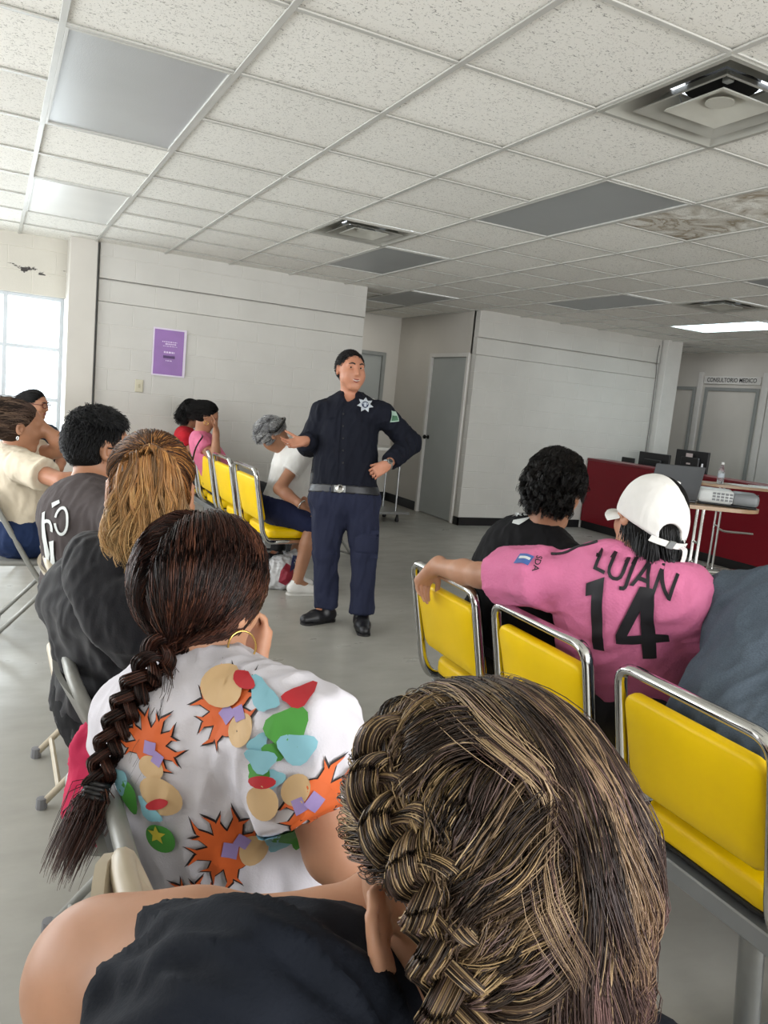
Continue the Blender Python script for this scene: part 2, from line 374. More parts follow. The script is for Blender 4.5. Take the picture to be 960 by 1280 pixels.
# ---------------------------------------------------------------- text helper
def text_mesh(body, size, width=None):
    cu = bpy.data.curves.new('lettering', 'FONT'); cu.body = body; cu.size = size; cu.align_x = 'CENTER'; cu.align_y = 'CENTER'; cu.resolution_u = 3
    cu.offset = 0.012*size
    o = bpy.data.objects.new('lettering', cu); COL.objects.link(o); dg = bpy.context.evaluated_depsgraph_get(); me = bpy.data.meshes.new_from_object(o.evaluated_get(dg))
    bm = bmesh.new(); bm.from_mesh(me); bpy.data.objects.remove(o); bpy.data.meshes.remove(me)
    if width:
        xs = [v.co.x for v in bm.verts]; k = width/(max(xs)-min(xs)); c = (max(xs)+min(xs))/2
        for v in bm.verts: v.co.x = (v.co.x-c)*k
    return bm
sg = MB(); sg.box((9.574, 7.50, 2.13), (9.6, 8.47, 2.24), .003); so = tag(sg.build('door_sign', M_TRIM), 'white sign strip lettered CONSULTORIO MEDICO above the grey door', 'sign')
bm = text_mesh('CONSULTORIO MEDICO', .085, .86); lt = MB(); lt.bm(bm, [(0, -1, 0), (0, 0, 1), (-1, 0, 0)], (9.571, 7.985, 2.185)); lt.build('lettering', M_BLACK, so)

# ---------------------------------------------------------------- ceiling fixtures
def lens_mat(name, col, rough, emit=0):
    a = NT(name); c = lin(col); v = a.coord(); n = a.noise(v, 1.6, 3); a.base(a.ramp(n, [(.3, tuple(x*.93 for x in c)), (.7, tuple(min(1, x*1.07) for x in c))]), rough, 0, 0.6)
    if emit: a.b.inputs['Emission Color'].default_value = (0.72, 0.93, 1, 1); a.b.inputs['Emission Strength'].default_value = emit
    w = a.n('ShaderNodeTexVoronoi', {0: v}); w.inputs['Scale'].default_value = 180; a.bump(w.outputs[0], 0.15, 0.002); return a.m
M_LENS = lens_mat('lens_off', 'b0b2b2', 0.33); M_LENS_D = lens_mat('lens_dim_reflect', '949797', 0.4); M_LENS_W = lens_mat('lens_bright_reflect', 'dcdcd8', 0.3); M_LENS_L = lens_mat('lens_lit', 'e8f4f8', 0.4, 5.0)  # unlit lenses: their differing reflections are put into the base colours
M_VENT = simple('vent_enamel', 'a3a29a', 0.35, 0.1, var=.05); M_VENT2 = simple('vent_plate', 'bdbcb2', 0.4); M_DARK = simple('duct_shade', '0c0c0c', 0.8)
LL = {(0, 2): ('unlit grey ceiling light panel directly above the ponytailed woman, largest and nearest', M_LENS), (0, 6): ('unlit ceiling light panel by the window wall, window reflection in its pale colour', M_LENS_W), (4, 2): ('dark grey unlit ceiling light panel between the two big air vents and water-stained tiles', M_LENS_D),
      (4, 6): ('dark brownish unlit ceiling light panel just beyond the small middle air vent', M_LENS_D), (8, 2): ('dark unlit ceiling light panel cut by the right edge of the picture', M_LENS_D), (8, 6): ('dark unlit ceiling light panel above the right block wall', M_LENS_D),
      (6, 9): ('dark unlit ceiling light panel over the corridor mouth', M_LENS_D), (11, 6): ('lit bluish white ceiling light panel over the reception counter', M_LENS_L), (4, -2): ('unlit ceiling light panel above the photographer', M_LENS_D), (0, -2): ('unlit ceiling light panel behind the photographer', M_LENS_D)}
for (i, j) in LIGHTS:
    lab, mat = LL[(i, j)]; x, y = TX+i*TS, TY+j*TS
    t = empty('ceiling_light', (x+TS/2, y+TS, CEIL), lab, 'ceiling light', 'recessed ceiling light panels')
    m = MB(); w = .012
    for lo, hi in (((x+.012, y+.012), (x+.012+w, y+2*TS-.012)), ((x+TS-.012-w, y+.012), (x+TS-.012, y+2*TS-.012)), ((x+.024, y+.012), (x+TS-.024, y+.012+w)), ((x+.024, y+2*TS-.012-w), (x+TS-.024, y+2*TS-.012))):
        m.box((*lo, CEIL-.012), (*hi, CEIL+.008), .001)
    m.build('light_frame', M_BAR, t)
    m = MB(); m.box((x+.022, y+.022, CEIL-.004), (x+TS-.022, y+2*TS-.022, CEIL+.003)); m.build('diffuser', mat, t)
    m = MB(); m.box((x+.02, y+.02, CEIL+.01), (x+TS-.02, y+2*TS-.02, CEIL+.1)); m.build('housing', M_BAR, t)
def sq(h, z, cx, cy): return [(cx-h, cy-h, z), (cx+h, cy-h, z), (cx+h, cy+h, z), (cx-h, cy+h, z)]
def frustum(m, rings, cx, cy):
    V = []; F = []
    for h, z in rings: V += sq(h, z, cx, cy)
    for k in range(len(rings)-1):
        for a in range(4): b = (a+1) % 4; F.append((k*4+a, k*4+b, k*4+4+b, k*4+4+a))
    m.add(V, F)
VL = ['large square air diffuser vent with hanging centre plate at top right corner', 'small square air diffuser vent in the middle of the ceiling near the officer', 'square air diffuser vent far off above the reception counter']
for (i, j), lab in zip(VENTS, VL):
    cx, cy = TX+(i+.5)*TS, TY+(j+.5)*TS
    t = empty('ceiling_vent', (cx, cy, CEIL), lab, 'air vent', 'square ceiling air vents')
    m = MB(); frustum(m, [(.304, CEIL-.008), (.304, CEIL-.016), (.285, CEIL-.016), (.275, CEIL-.006), (.19, CEIL+.05), (.125, CEIL+.058)], cx, cy); m.build('outer_cone', M_VENT, t)
    m = MB(); frustum(m, [(.206, CEIL-.012), (.212, CEIL-.018), (.196, CEIL-.014), (.13, CEIL+.045), (.127, CEIL+.049), (.192, CEIL-.008), (.206, CEIL-.012)], cx, cy); m.build('middle_cone', M_VENT, t)
    m = MB(); frustum(m, [(.128, CEIL-.010), (.133, CEIL-.018), (.118, CEIL-.015), (.035, CEIL+.026), (.0, CEIL+.027)], cx, cy); m.lathe([(.05, CEIL+.004), (.05, CEIL+.009), (0, CEIL+.009)], (cx, cy, 0), 20); m.build('centre_plate', M_VENT2, t)
    m = MB(); m.lathe([(.128, CEIL+.056), (.128, CEIL+.2), (.0, CEIL+.2)], (cx, cy, 0), 28); m.build('neck', M_DARK, t)  # near-black disc and sleeve stand in for the shade inside the duct
    for s in (-1, 1):
        m = MB(); m.tube([(cx+s*.09, cy+.12, CEIL+.055), (cx+s*.07, cy+.10, CEIL-.005)], .0025, 6); m.build('wire_hanger', M_STEEL, t)
        m = MB(); m.box((cx+s*.13-.014, cy-.16, CEIL-.002), (cx+s*.13+.014, cy-.13, CEIL+.03), .003); m.build('bracket', M_STEEL, t)

# ---------------------------------------------------------------- wall things
po = MB(); po.box((1.335, 7.632, 1.445), (1.645, 7.638, 1.89)); pso = tag(po.build('poster', simple('poster_paper', 'd9cfe0', .4)), 'purple poster with white border taped to the block wall', 'poster')
pp = MB(); pp.box((1.348, 7.6295, 1.458), (1.622, 7.6325, 1.875)); pp.build('printed_sheet', simple('poster_purple', '8a5aa6', .35, var=.12, nscale=4), pso)
M_PTXT = simple('poster_text', 'd8c4e4', .5); M_PTX2 = simple('poster_text_dark', '4c2d63', .5)
for z, x0, x1, h in ((1.765, 1.42, 1.56, .009), (1.745, 1.45, 1.55, .012), (1.725, 1.43, 1.56, .006), (1.668, 1.44, 1.54, .016), (1.59, 1.46, 1.52, .008)):
    pt = MB(); x = x0
    random.seed(int(z*1000))
    while x < x1: w = random.uniform(.008, .022); pt.box((x, 7.628, z-h/2), (min(x1, x+w), 7.63, z+h/2)); x += w+.006
    pt.build('text_line', M_PTXT, pso)
pt = MB(); pt.box((1.435, 7.628, 1.612), (1.545, 7.63, 1.638)); pt.build('dark_band', M_PTX2, pso)
sw = MB(); sw.box((1.195, 7.638, 1.272), (1.268, 7.65, 1.388), .004); swo = tag(sw.build('light_switch', simple('switch_ivory', 'c3bda4', .35)), 'ivory light switch plate on the block wall below the poster', 'light switch')
s2 = MB(); s2.box((1.223, 7.630, 1.312), (1.24, 7.638, 1.348), .002); s2.build('toggle', simple('switch_toggle', 'b4ad92', .35), swo)
cb = MB(); cb.tube(catmull([(7.98, 7.885, 2.5), (7.97, 7.884, 2.3), (7.99, 7.885, 2.1), (8.0, 7.885, 1.6), (8.0, 7.885, .95)], 6), .006, 6); tag(cb.build('wall_cable', simple('cable_grey', '6d6c68', .5)), 'thin grey cable running down the right block wall beside the pillar', 'cable')

# ---------------------------------------------------------------- reception counter
M_RED = simple('red_laminate', '720d1b', 0.35, spec=.25, var=.05, nscale=2)
t = empty('reception_counter', (7.2, 6, 0), 'long dark red reception counter with black kick board', 'counter')
m = MB(); m.box((7.0, 3.2, .10), (7.04, 7.88, .905), .003); m.build('front_panel', M_RED, t)
m = MB(); m.box((6.985, 3.2, .90), (7.30, 7.88, .93), .004); m.build('counter_top', simple('red_top', '6b1822', .3), t)
m = MB(); m.box((7.02, 3.2, 0), (7.05, 7.88, .10), .002); m.build('kick_board', M_BLACKBASE, t)
m = MB(); m.box((7.04, 3.2, .70), (7.95, 7.88, .735), .003); m.box((7.9, 3.2, 0), (7.94, 7.88, .70)); m.build('desk_top', simple('desk_grey', '6d6a66', .4), t)
def monitor(x, y, w, z0, z1, lab):
    t = empty('monitor', (x, y, .735), lab, 'monitor', 'computer monitors on the reception desk')
    m = MB(); m.box((x, y-w/2, z0), (x+.03, y+w/2, z1), .006); m.box((x-.03, y-w*.28, z0+.06), (x+.004, y+w*.28, z1-.08), .012); m.build('screen_back', M_BLACK, t)
    m = MB(); m.box((x+.012, y-.03, .74), (x+.035, y+.03, z0+.1), .004); m.box((x-.08, y-.11, .7352), (x+.12, y+.11, .75), .005); m.build('stand', M_BLACK, t)
    return t
monitor(7.6, 7.86, .36, .80, .975, 'low black monitor furthest from the laptop, by the block wall')
monitor(7.6, 7.34, .52, .84, 1.08, 'black monitor in the middle of the three on the red counter')
t = monitor(7.6, 6.74, .50, .84, 1.17, 'black monitor with pale sticker, closest to the laptop')
for lo, hi in (((7.568, 6.70, 1.09), (7.571, 6.80, 1.135)), ((7.568, 6.72, 1.0), (7.571, 6.78, 1.02))): m = MB(); m.box(lo, hi); m.build('sticker', simple('sticker_pale', 'b7a9a6', .5), t)

# ---------------------------------------------------------------- overbed tables, laptop, projector, bottle, papers
M_WOOD = simple('table_beech', 'a08467', 0.35, var=.1, nscale=14)
def stadium(w, d, n=10): 
    r = d/2; return [(w/2-r+r*math.cos(-math.pi/2+math.pi*k/n), r*math.sin(-math.pi/2+math.pi*k/n)) for k in range(n+1)]+[(-w/2+r+r*math.cos(math.pi/2+math.pi*k/n), r*math.sin(math.pi/2+math.pi*k/n)) for k in range(n+1)]
def overbed(c, h, ang, lab, legx):
    u = np.array([math.cos(ang), math.sin(ang), 0]); v = np.array([-u[1], u[0], 0]); c = np.array([c[0], c[1], 0.])
    t = empty('rolling_table', c, lab, 'table', 'narrow rolling tables by the counter')
    m = MB(); m.prism(stadium(.78, .40), .024, [u, v, (0, 0, 1)], c+(0, 0, h-.024)); m.build('tabletop', M_WOOD, t)
    b = c+u*legx
    for s in (-1, 1):
        m = MB(); P = fillet([b+v*s*.05+(0, 0, h-.025), b+v*s*.05+(0, 0, .48), b+v*s*.05+(0, 0, .07), b+v*s*.16+(0, 0, .07), b+v*s*.16+u*.5+(0, 0, .07)], .05); m.tube(P, .011, 8); m.build('post', M_CHROME, t)
    m = MB(); m.tube([b+v*.05+(0, 0, .52), b-v*.05+(0, 0, .52)], .009, 8); m.tube([b+v*.05+(0, 0, .66), b-v*.05+(0, 0, .66)], .009, 8); m.tube(fillet([b-v*.05+(0, 0, .50), b+u*.06-v*.05+(0, 0, .475), b+u*.34-v*.05+(0, 0, .475)], .03), .011, 8); m.build('crossbar', M_CHROME, t)
    for s in (-1, 1):
        for q in (0.02, .48): m = MB(); p = b+v*s*.16+u*q; m.lathe([(.0, 0), (.024, .001), (.028, .02), (.024, .045), (.008, .055), (.008, .065)], p, 12); m.build('caster', M_BLACK, t)
    return c, u, v
A2 = R(-27.3)
c1, u1, v1 = overbed((4.26, 3.66), .93, A2, 'narrow rolling table with rounded beech top carrying the projector', .02)
c2, u2, v2 = overbed((6.42, 5.12), .93, A2, 'narrow rolling table carrying the water bottle and papers beside the counter', -.12)
def pl(c, u, v, x, y, z): return c+u*x+v*y+np.array([0, 0, z])
# projector
M_PW = simple('projector_white', 'c9cccb', .35); M_PG = simple('projector_grey', '6f7274', .4)
pc = pl(c1, u1, v1, .17, 0, .93); pa = R(-20); pu = np.array([math.cos(pa+A2), math.sin(pa+A2), 0]); pv = np.array([-pu[1], pu[0], 0])
t = empty('projector', pc, 'white and grey video projector lying on the rolling table', 'projector')
fr = [pu, pv, (0, 0, 1)]
m = MB(); m.box((-.18, -.13, .014), (.05, .13, .105), .03, fr, pc, 4); m.build('white_body', M_PW, t)
m = MB(); m.box((.03, -.128, .016), (.20, .128, .098), .028, fr, pc, 4); m.build('grey_body', M_PG, t)
m = MB()
for k in range(5):
    for q in range(3): m.box((-.085+k*.026, -.1325, .035+q*.02), (-.066+k*.026, -.1285, .049+q*.02), 0, fr, pc)
m.build('side_vent', M_PG, t)
m = MB(); m.box((-.17, -.12, .004), (.19, .12, .016), .004, fr, pc); m.build('base_plate', M_BLACK, t)
for sx in (-.14, .15):
    for sy in (-.09, .09): m = MB(); m.lathe([(.012, 0), (.012, .006)], pc+pu*sx+pv*sy, 8); m.build('foot', M_BLACK, t)
m = MB(); m.lathe([(.036, 0), (.036, .012), (.026, .014), (.024, .004)], pc+pu*.195+(0, 0, .055)+pv*.05, 16, [pv, (0, 0, 1), pu]); m.build('lens', M_BLACK, t)
# laptop
lc = pl(c1, u1, v1, -.215, -.06, .93); la = A2+R(6); lu = np.array([math.cos(la), math.sin(la), 0]); lv = np.array([-lu[1], lu[0], 0])
t = empty('laptop', lc, 'open laptop with grey lid turned to the camera on the rolling table', 'laptop')
m = MB(); m.box((-.17, -.02, .001), (.17, .21, .019), .005, [lu, lv, (0, 0, 1)], lc); m.build('keyboard_deck', M_BLACK, t)
tl = R(14); lz = np.array([0, 0, math.cos(tl)])-lv*math.sin(tl)
m = MB(); m.box((-.17, -.007, 0), (.17, .001, .235), .004, [lu, nrm(np.cross(lz, lu)), lz], lc-lv*.02+(0, 0, .018)); m.build('lid', simple('laptop_grey', '55575a', .32, .5), t)
m = MB(); m.box((-.165, .001, .008), (.165, .002, .228), 0, [lu, nrm(np.cross(lz, lu)), lz], lc-lv*.02+(0, 0, .018)); m.build('screen', simple('laptop_screen', '15171a', .2), t)
# bottle
M_PET = NT('clear_plastic'); M_PET.base((.86, .9, .92), .08, 0, .5, **{'Transmission Weight': .85}); M_PET.b.inputs['IOR'].default_value = 1.2; M_PET = M_PET.m
bc = pl(c2, u2, v2, -.16, -.02, .93)
t = empty('water_bottle', bc, 'clear plastic water bottle with white cap on the further rolling table', 'bottle')
m = MB(); m.lathe([(.028, 0), (.031, .004), (.031, .05), (.029, .055), (.031, .06), (.031, .09), (.029, .095), (.031, .10), (.030, .125), (.022, .155), (.013, .172), (.012, .186)], bc, 20); m.build('bottle_body', M_PET, t, smooth=True)
m = MB(); m.lathe([(.0145, .184), (.0145, .205), (.012, .208), (0, .208)], bc, 16); m.build('cap', simple('cap_white', 'e6e6e4', .4), t)
m = MB(); m.lathe([(.0315, .062), (.0315, .10)], bc, 20); m.build('bottle_label', simple('label_pale', 'b9c3cc', .4), t)
# papers, tube
for k, (x, y, a, n_) in enumerate([(.06, -.02, 12, 'loose white sheets spread on the further rolling table'), (.27, .0, -8, 'white papers at the rounded end of the further rolling table')]):
    aa = A2+R(a); pu_ = np.array([math.cos(aa), math.sin(aa), 0]); pv_ = np.array([-pu_[1], pu_[0], 0])
    m = MB(); m.box((-.10, -.14, .0005), (.10, .14, .004+.003*k), 0, [pu_, pv_, (0, 0, 1)], pl(c2, u2, v2, x, y, .93)); tag(m.build('paper_sheets', simple('paper_white', 'd5d4cf', .6)), n_, 'paper', 'papers on the further rolling table')
m = MB(); q = pl(c2, u2, v2, -.34, .02, .93); m.lathe([(.014, 0), (.016, .02), (.017, .10), (.013, .12), (.009, .15), (.009, .17), (0, .172)], q, 14); tag(m.build('spray_bottle', simple('spray_white', 'cdd0d6', .35)), 'slim white dispenser bottle standing beside the water bottle', 'bottle')
# cart in the corridor
t = empty('wheeled_cart', (4.1, 8.2, 0), 'low steel wheeled cart half hidden behind the officer at the corridor', 'cart')
m = MB(); m.box((3.84, 8.05, .84), (4.38, 8.5, .875), .004); m.build('top_shelf', M_TRIM, t)
m = MB(); m.box((3.80, 7.98, .10), (4.46, 8.46, .13), .004); m.build('base_shelf', M_STEEL, t)
for x in (3.88, 4.32):
    for y in (8.08, 8.42): m = MB(); m.tube([(x, y, .13), (x, y, .84)], .012, 8); m.build('post', M_STEEL, t)
for x in (3.88, 4.34):
    for y in (8.06, 8.40): m = MB(); m.lathe([(0, 0), (.02, .002), (.027, .02), (.02, .05), (.01, .1)], (x, y, 0), 10); m.build('caster', M_BLACK, t)

# ---------------------------------------------------------------- yellow beam seating
M_YEL = simple('yellow_vinyl', 'f7cd00', 0.4, spec=.3, var=.05, nscale=5, bump=.08, bscale=12, bdist=.01)
M_EDGE = simple('black_edging', '151413', .5); M_GREY = simple('grey_beam', '8d8f90', .4, .4)
def soft_box(m, w, d, h, rc, c, fr, bow=0.0, seg=6):
    """upholstered pad: rounded outline w x d, thickness h with puffed edges, in frame fr"""
    poly = []
    for sx, sy, a0 in ((1, 1, 0), (-1, 1, 90), (-1, -1, 180), (1, -1, 270)):
        for k in range(seg+1): t = R(a0+90*k/seg); poly.append((sx*(w/2-rc)+rc*math.cos(t), sy*(d/2-rc)+rc*math.sin(t)))
    n = len(poly); fr = np.asarray(fr, float); c = np.asarray(c, float); V = []; F = []
    lay = [(.965, -.5), (.99, -.42), (1, -.2), (1, .2), (.985, .40), (.95, .5), (.6, .5+bow), (.25, .5+bow*1.25)]
    for s, z in lay:
        for x, y in poly:
            sx = x*s if s > .9 else x*s; sy = y*s
            if s > .9: sx = x-(1-s)*w/2*np.sign(x)*min(1, abs(x)/(w/2)); sy = y-(1-s)*w/2*np.sign(y)*min(1, abs(y)/(d/2))
            V.append(c+fr[0]*sx+fr[1]*sy+fr[2]*z*h)
    L = len(lay)
    for k in range(L-1):
        for a in range(n): b = (a+1) % n; F.append((k*n+a, k*n+b, k*n+n+b, k*n+n+a))
    F.append(tuple(range(n-1, -1, -1))); F.append(tuple((L-1)*n+a for a in range(n))); m.add(V, F)
def bench(x0, ys, top, W, lab, legs, ends, group):
    """row of padded seats facing +x; x0 = top of the backrests, ys = seat centres"""
    base = (x0+.25, ys[0], 0); t = empty('beam_bench', base, lab, 'bench', group); rec = .10
    for y in ys:
        hw = W/2
        # chrome frame: two uprights joined by an arch, bent forward under the seat
        P = []
        for s in (-1, 1):
            side = [(x0+rec+.36, y+s*hw, .372), (x0+rec+.02, y+s*hw, .368), (x0+rec-.02, y+s*hw, .43), (x0, y+s*hw, top)]
            P += side if s < 0 else side[::-1]
        m = MB(); m.tube(fillet(P, [.05, .05, .055, .055, .05, .05], 6), .0135, 10, flat=1.35, up=(0, 1, 0)); m.build('back_frame', M_CHROME, t, smooth=True)
        # back pad
        ax = nrm((x0-(x0+rec), 0, top-.46)); n_ = nrm(np.cross((0, 1, 0), ax)); zc = (top-.055+.50)/2; cx = x0+rec*(top-zc)/(top-.46)
        m = MB(); soft_box(m, W-.035, top-.055-.50, .034, .035, (cx, y, zc), [(0, 1, 0), ax, -n_], .15)
        m.build('backrest', M_YEL, t, smooth=True)
        m = MB(); m.box((-W/2+.03, -(top-.56)/2+.01, 0), (W/2-.03, (top-.56)/2-.01, .004), .002, [(0, 1, 0), ax, n_], np.array((cx, y, zc))+n_*.0165); m.build('back_board', M_EDGE, t)
        # seat
        m = MB(); soft_box(m, .43, W-.015, .062, .06, (x0+rec+.235, y, .422), [(1, 0, 0), (0, 1, 0), (0, 0, 1)], .18); m.build('seat', M_YEL, t, smooth=True)
        m = MB(); soft_box(m, .425, W-.02, .014, .06, (x0+rec+.235, y, .385), [(1, 0, 0), (0, 1, 0), (0, 0, 1)], 0); m.build('seat_board', M_EDGE, t)
    m = MB(); m.box((x0+rec+.015, min(ys)-ends[0], .312), (x0+rec+.065, max(ys)+ends[1], .360), .004); m.box((x0+rec+.065, min(ys)-ends[0], .352), (x0+rec+.12, max(ys)+ends[1], .359), .001); m.build('beam', M_GREY, t)
    for y in legs:
        m = MB(); m.tube([(x0+rec+.04, y, .33), (x0+rec+.08, y, .04)], .03, 12, flat=.7, up=(0, 1, 0)); m.build('leg', M_STEEL, t)
        m = MB(); m.box((x0-.02+rec-.10, y-.03, 0), (x0+rec+.46, y+.03, .045), .008); m.build('foot', M_GREY, t)
    return t
bn = bench(1.42, [2.25, 1.69, 1.125, .56], .82, .44, 'row of yellow padded seats on a grey beam where the pink jersey wearer sits', [1.97, .98], (.2, .2), 'yellow padded bench rows'); bn.rotation_euler = (0, 0, R(-1.9))
bench(1.60, [5.29, 5.93, 6.58, 7.2], .865, .50, 'row of yellow padded seats on a steel beam against the far left block wall', [5.22, 6.9], (.2, .2), 'yellow padded bench rows')
# ---------------------------------------------------------------- soft bodies: smooth-blended distance field, meshed as one continuous skin
def RC(a, b, r1, r2, k=.02, op='+'): return dict(t='rc', a=np.asarray(a, float), b=np.asarray(b, float), r1=r1, r2=r2, k=k, op=op)
def CC(a, b, r1, r2, k=.02, op='+', rnd=.006): return dict(t='cc', a=np.asarray(a, float), b=np.asarray(b, float), r1=r1, r2=r2, k=k, op=op, rnd=rnd)
def EL(c, fr, rad, k=.03, op='+'): return dict(t='el', c=np.asarray(c, float), fr=np.asarray(fr, float), rad=np.asarray(rad, float), k=k, op=op)
def BX(c, fr, half, r, k=.02, op='+'): return dict(t='bx', c=np.asarray(c, float), fr=np.asarray(fr, float), half=np.asarray(half, float), rad=r, k=k, op=op)
def HS(p, n, k=.004): return dict(t='hs', p=np.asarray(p, float), n=nrm(n), k=k, op='&')
def p_bound(p):
    t = p['t']
    if t in ('rc', 'cc'): c = (p['a']+p['b'])/2; return c, np.linalg.norm(p['a']-p['b'])/2+max(p['r1'], p['r2'])
    if t == 'el': return p['c'], float(p['rad'].max())
    if t == 'bx': return p['c'], float(np.linalg.norm(p['half'])+p['rad'])
    return None, None
def p_dist(p, X):
    t = p['t']
    if t == 'rc':
        ab = p['b']-p['a']; L = ab@ab+1e-12; h = np.clip(((X-p['a'])@ab)/L, 0, 1)
        return np.linalg.norm(X-p['a']-h[..., None]*ab, axis=-1)-(p['r1']+(p['r2']-p['r1'])*h)
    if t == 'cc':
        ab = p['b']-p['a']; l = np.linalg.norm(ab); u = ab/l; s = (X-p['a'])@u; h = np.clip(s/l, 0, 1)
        q = np.linalg.norm(X-p['a']-s[..., None]*u, axis=-1)-(p['r1']+(p['r2']-p['r1'])*h)+p['rnd']; w = np.abs(s-l/2)-l/2+p['rnd']
        return np.minimum(np.maximum(q, w), 0)+np.sqrt(np.maximum(q, 0)**2+np.maximum(w, 0)**2)-p['rnd']
    if t == 'el':
        q = (X-p['c'])@p['fr'].T; k0 = np.linalg.norm(q/p['rad'], axis=-1); k1 = np.linalg.norm(q/p['rad']**2, axis=-1)+1e-9
        return k0*(k0-1)/k1
    if t == 'bx':
        q = np.abs((X-p['c'])@p['fr'].T)-p['half']; return np.linalg.norm(np.maximum(q, 0), axis=-1)+np.minimum(q.max(-1), 0)-p['rad']
    return (X-p['p'])@p['n']
def sdf(prims, X, ctr=None, rad=0.):
    """X (B,m,3) blocks with centres ctr"""
    D = np.full(X.shape[:-1], 1.0)
    for p in prims:
        bc, br = p_bound(p); k = p['k']
        if ctr is not None and bc is not None: m = np.linalg.norm(ctr-bc, axis=-1) < br+rad+k+.05
        else: m = np.ones(len(X), bool)
        if not m.any(): continue
        d = p_dist(p, X[m]); o = D[m]
        if p['op'] == '+': h = np.maximum(k-np.abs(o-d), 0)/k; D[m] = np.minimum(o, d)-h*h*k*.25
        elif p['op'] == '-': h = np.maximum(k-np.abs(o+d), 0)/k; D[m] = np.maximum(o, -d)+h*h*k*.25
        else: h = np.maximum(k-np.abs(o-d), 0)/k; D[m] = np.maximum(o, d)+h*h*k*.25
    return D
def skin_mesh(prims, h):
    lo = np.min([p_bound(p)[0]-p_bound(p)[1] for p in prims if p['op'] == '+' and p['t'] != 'hs'], 0)-.03
    hi = np.max([p_bound(p)[0]+p_bound(p)[1] for p in prims if p['op'] == '+' and p['t'] != 'hs'], 0)+.03
    B = 8; nb = np.ceil((hi-lo)/(h*B)).astype(int)+1; n = nb*B
    I = np.stack(np.meshgrid(*[np.arange(k) for k in nb], indexing='ij'), -1).reshape(-1, 3)
    ctr = lo+(I*B+(B-1)/2)*h; rad = h*B*.87
    dc = sdf(prims, ctr[:, None, :], ctr, rad)[:, 0]; act = np.abs(dc) < rad*1.5+.02
    G = np.where(dc < 0, -1., 1.).reshape(nb).repeat(B, 0).repeat(B, 1).repeat(B, 2).astype(np.float32)
    off = np.stack(np.meshgrid(*[np.arange(B)]*3, indexing='ij'), -1).reshape(-1, 3); A = I[act]
    for s in range(0, len(A), 400):
        a = A[s:s+400]; idx = a[:, None, :]*B+off[None]; d = sdf(prims, lo+idx*h, ctr[act][s:s+400], rad)
        G[idx[..., 0], idx[..., 1], idx[..., 2]] = d
    G[0] = G[-1] = 1; G[:, 0] = G[:, -1] = 1; G[:, :, 0] = G[:, :, -1] = 1
    S = G < 0; cs = np.zeros(np.array(G.shape)-1, np.int8)
    for dx in (0, 1):
        for dy in (0, 1):
            for dz in (0, 1): cs += S[dx:dx+cs.shape[0], dy:dy+cs.shape[1], dz:dz+cs.shape[2]]
    C = np.argwhere((cs > 0) & (cs < 8)); vid = np.full(cs.shape, -1, np.int32); vid[C[:, 0], C[:, 1], C[:, 2]] = np.arange(len(C))
    corners = np.array([(x, y, z) for x in (0, 1) for y in (0, 1) for z in (0, 1)]); cv = np.stack([G[C[:, 0]+c[0], C[:, 1]+c[1], C[:, 2]+c[2]] for c in corners], 1)
    acc = np.zeros((len(C), 3)); cnt = np.zeros(len(C))
    for i in range(8):
        for j in range(i+1, 8):
            if np.abs(corners[i]-corners[j]).sum() != 1: continue
            m = (cv[:, i] < 0) != (cv[:, j] < 0); t = np.where(m, cv[:, i]/(cv[:, i]-cv[:, j]+1e-12), 0)
            t = np.clip(t, 0, 1); acc += m[:, None]*(corners[i]+t[:, None]*(corners[j]-corners[i])); cnt += m
    V = lo+(C+acc/cnt[:, None])*h; F = []
    for ax in range(3):
        sl0 = [slice(None)]*3; sl1 = [slice(None)]*3; sl0[ax] = slice(0, -1); sl1[ax] = slice(1, None)
        E = np.argwhere(S[tuple(sl0)] != S[tuple(sl1)]); u, v = (ax+1) % 3, (ax+2) % 3
        E = E[(E[:, u] > 0) & (E[:, v] > 0)]; fl = S[E[:, 0], E[:, 1], E[:, 2]]
        q = []
        for du, dv in ((1, 1), (0, 1), (0, 0), (1, 0)):
            e = E.copy(); e[:, u] -= du; e[:, v] -= dv; q.append(vid[e[:, 0], e[:, 1], e[:, 2]])
        q = np.stack(q, 1); q[~fl] = q[~fl][:, ::-1]; F.append(q)
    F = np.concatenate(F); F = F[(F >= 0).all(1)]
    return V, F.astype(np.int32)
def vnormals(V, F):
    n = np.cross(V[F[:, 2]]-V[F[:, 0]], V[F[:, 3]]-V[F[:, 1]]); N = np.zeros_like(V)
    for k in range(4):
        for c in range(3): N[:, c] += np.bincount(F[:, k], n[:, c], len(V))
    return N/(np.linalg.norm(N, axis=1)[:, None]+1e-12)
def smooth_noise(X, freq, seed, oct=3, ridge=False):
    rng = np.random.RandomState(seed); out = np.zeros(len(X)); amp = 1.; f = freq; tot = 0
    for o in range(oct):
        s = np.zeros(len(X))
        for k in range(5):
            d = nrm(rng.randn(3)); ph = rng.rand()*6.28; s += np.sin((X@d)*f*6.28*(.6+.8*rng.rand())+ph+1.3*np.sin((X@nrm(rng.randn(3)))*f*3+ph))
        s /= 3.2; out += amp*(1-2*np.abs(s) if ridge else s); tot += amp; amp *= .5; f *= 2
    return out/tot
def relax(V, F, it=2, lam=.5):
    for _ in range(it):
        A = np.zeros_like(V); c = np.zeros(len(V))
        for k in range(4):
            a, b = F[:, k], F[:, (k+1) % 4]
            for q in range(3): A[:, q] += np.bincount(a, V[b, q], len(V)); A[:, q] += np.bincount(b, V[a, q], len(V))
            c += np.bincount(a, minlength=len(V))+np.bincount(b, minlength=len(V))
        V = V+(A/np.maximum(c, 1)[:, None]-V)*lam
    return V
